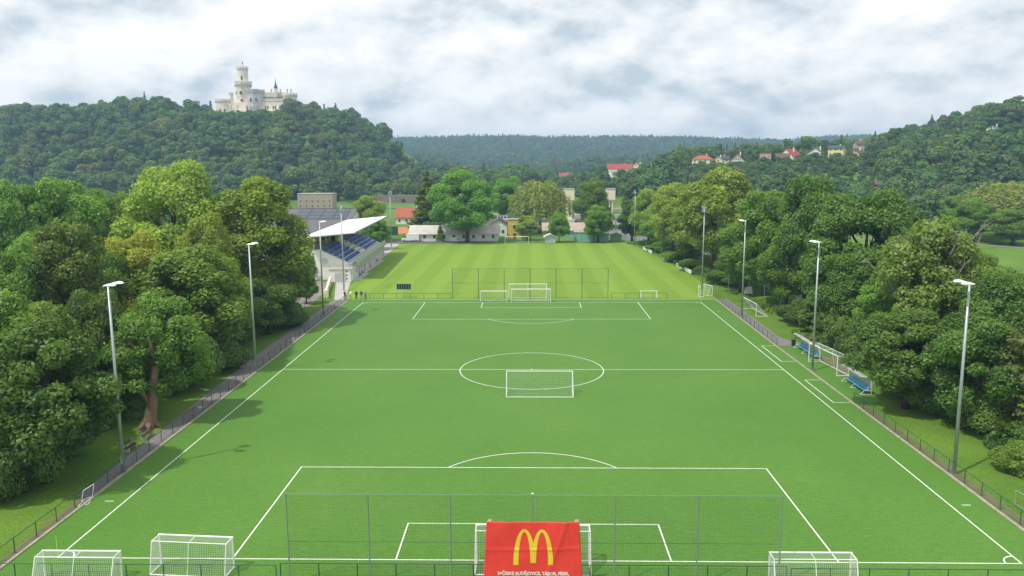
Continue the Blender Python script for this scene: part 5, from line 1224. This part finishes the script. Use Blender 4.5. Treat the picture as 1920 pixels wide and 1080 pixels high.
    for x in (13.6, 15.6, 20.8, 22.8, 27.0, 29.0): MB().box(x-.65, x+.65, -6.08, -5.95, 11.0, 14.2).build('window', M['glass'], w)
    MB().box(9.8, 30.5, -11, -6.01, -6, 9.0).build('terrace', S, e)
    MB().box(9.4, 31, -11.4, -10.9, 9.0, 9.6).build('balustrade', S, e)
    MB().box(12.5, 16.5, -11.08, -10.95, .8, 4.8).build('window', M['tan'], e)
    u = MB().box(8.5, 29, 6.01, 16, -6, 27.2).build('upper_wing', S, e)
    b = MB()
    for i in range(12): b.box(8.8+1.7*i, 9.7+1.7*i, 5.8, 6.3, 27.2, 28.2)
    b.build('battlement', S, u)['kind'] = 'stuff'
    for x, w_ in ((11, 3.2), (18.5, 3.0), (26, 3.6)): MB().extrude_y([(x-w_, 21.0), (x+w_, 21.0), (x+w_*.7, 22.6), (x-w_*.7, 22.6)], -4.8, 5.8).build('roof', M['slate'], e)
    for x in (8.0, 15.2, 24.0, 30.5, 34.0): MB().cone((x, 8), .8, .8, 27, 30.4, 8).cone((x, 8), 1.0, .9, 30.4, 31.0, 8).build('chimney', S2, e)
    # slender lantern spire
    sp = MB().cone((21.2, 3), 1.9, 1.8, 20, 31.2, 8).build('spire', S, e)
    MB().cone((21.2, 3), 2.1, 1.3, 31.2, 33.6, 8).cone((21.2, 3), 1.3, .45, 33.6, 36.0, 8).cone((21.2, 3), .45, .05, 36.0, 41.5, 8).build('spire_roof', M['slate'], sp)
    # right round tower with rose window
    t = round_tower('clock_tower', (35.5, -1), 6.4, 25.2, .7, flare=2.6)
    d = MB().cone((0, 0), 1.5, 1.5, -.15, .15, 20).build('rose_window', S2, t); d.rotation_euler = (math.pi/2, 0, 0); d.location = (34.2, -7.35, 16.0)
    MB().cone((0, 0), .8, .8, -.2, .2, 16).build('clock_face', S, d)
castle()
# ---------------------------------------------------------------- people by the railing
def person(label, x, y, rz, top, legs, lean=0.0, arms='down', h=1.76, shoe='cloth_black'):
    J = {'pel': (0, 0, .96), 'sp': (0, lean*.25, 1.18), 'ch': (0, lean*.7, 1.40), 'nk': (0, lean, 1.53), 'hd': (0, lean*1.15+.01, 1.62), 'ht': (0, lean*1.2+.01, 1.73)}
    edges = [('pel', 'sp'), ('sp', 'ch'), ('ch', 'nk'), ('nk', 'hd'), ('hd', 'ht')]
    R = {'pel': (.155, .11), 'sp': (.145, .10), 'ch': (.17, .115), 'nk': (.055, .055), 'hd': (.085, .10), 'ht': (.07, .085)}
    for s, k in ((-1, 'l'), (1, 'r')):
        J.update({'hip'+k: (s*.10, 0, .88), 'kn'+k: (s*.115, .02, .48), 'an'+k: (s*.12, -.02, .09), 'to'+k: (s*.135, .15, .04), 'sh'+k: (s*.19, lean*.72, 1.42)})
        R.update({'hip'+k: (.095, .10), 'kn'+k: (.062, .065), 'an'+k: (.045, .05), 'to'+k: (.042, .035), 'sh'+k: (.07, .07), 'el'+k: (.047, .047), 'wr'+k: (.036, .036), 'ha'+k: (.042, .026)})
        if arms == 'rail': J.update({'el'+k: (s*.24, lean*.72+.14, 1.18), 'wr'+k: (s*.15, lean*.72+.36, 1.13), 'ha'+k: (s*.12, lean*.72+.45, 1.13)})
        elif arms == 'hips' and s > 0: J.update({'el'+k: (s*.36, lean*.72-.06, 1.16), 'wr'+k: (s*.20, .06, 1.02), 'ha'+k: (s*.15, .10, .98)})
        else: J.update({'el'+k: (s*.25, lean*.72-.02, 1.14), 'wr'+k: (s*.26, lean*.6+.05, .90), 'ha'+k: (s*.26, lean*.6+.08, .80)})
        edges += [('pel', 'hip'+k), ('hip'+k, 'kn'+k), ('kn'+k, 'an'+k), ('an'+k, 'to'+k), ('ch', 'sh'+k), ('sh'+k, 'el'+k), ('el'+k, 'wr'+k), ('wr'+k, 'ha'+k)]
    ks = list(J); me = bpy.data.meshes.new('body'); me.from_pydata([J[k] for k in ks], [(ks.index(a), ks.index(b)) for a, b in edges], [])
    o = bpy.data.objects.new('body', me); COL.objects.link(o)
    md = o.modifiers.new('skin', 'SKIN'); o.modifiers.new('smooth', 'SUBSURF').levels = 1
    sv = me.skin_vertices[0].data
    for i, k in enumerate(ks): sv[i].radius = R[k]; sv[i].use_root = (k == 'pel')
    bpy.context.view_layer.update()
    m2 = bpy.data.meshes.new_from_object(o.evaluated_get(bpy.context.evaluated_depsgraph_get())); bpy.data.objects.remove(o)
    m2.materials.clear()
    for q in (top, legs, 'skin', 'hair', shoe): m2.materials.append(M[q])
    for p in m2.polygons:
        c = p.center; p.use_smooth = True
        if c.z > 1.60+.0 and (c.y < lean*1.15-.01 or c.z > 1.70): p.material_index = 3
        elif c.z > 1.51: p.material_index = 2
        elif c.z < .11: p.material_index = 4
        elif c.z < .95 and abs(c.x) < .21: p.material_index = 1
        elif (arms == 'rail' and c.y > lean*.72+.20) or (abs(c.x) > .21 and c.z < 1.0): p.material_index = 2
        else: p.material_index = 0
    e = empty('person', (x, y, 0), rz, label, 'person', 'people standing by the railing'); e.scale = (h/1.76,)*3
    link_mesh('body', m2, None, e)
person('person in black leaning on the railing, leftmost of the group', -36.2, 103.6, .3, 'cloth_black', 'cloth_black', .12, 'rail', 1.75)
person('person in white shirt bending over the railing', -35.2, 103.9, -.2, 'cloth_white', 'cloth_grey', .30, 'rail', 1.80)
person('person in black standing in the middle of the group', -34.05, 103.95, .1, 'cloth_black', 'cloth_black', .0, 'down', 1.78)
person('person in navy top and pale jeans standing by the railing', -33.0, 103.7, -.3, 'cloth_navy', 'cloth_jean', .0, 'hips', 1.82)
person('person in grey top and dark trousers, rightmost of the group', -32.2, 103.7, .15, 'cloth_grey', 'cloth_black', .0, 'down', 1.72)
# ---------------------------------------------------------------- the air
def haze():
    b = MB().box(-2400, 2600, -120, 3000, -5, 128); o = b.build('haze', None)
    m = bpy.data.materials.new('haze_air'); m.use_nodes = True; t = m.node_tree; t.nodes.clear()
    out = N(t, 'ShaderNodeOutputMaterial'); v = N(t, 'ShaderNodeVolumePrincipled')
    v.inputs['Color'].default_value = (0.46, 0.72, 1.0, 1); v.inputs['Density'].default_value = HAZE; v.inputs['Anisotropy'].default_value = 0.25
    t.links.new(v.outputs[0], out.inputs['Volume']); o.data.materials.append(m)
    tag(o, 'thin pale blue haze lying over the whole valley', 'haze', kind='stuff')
HAZE = 0.00028
haze()
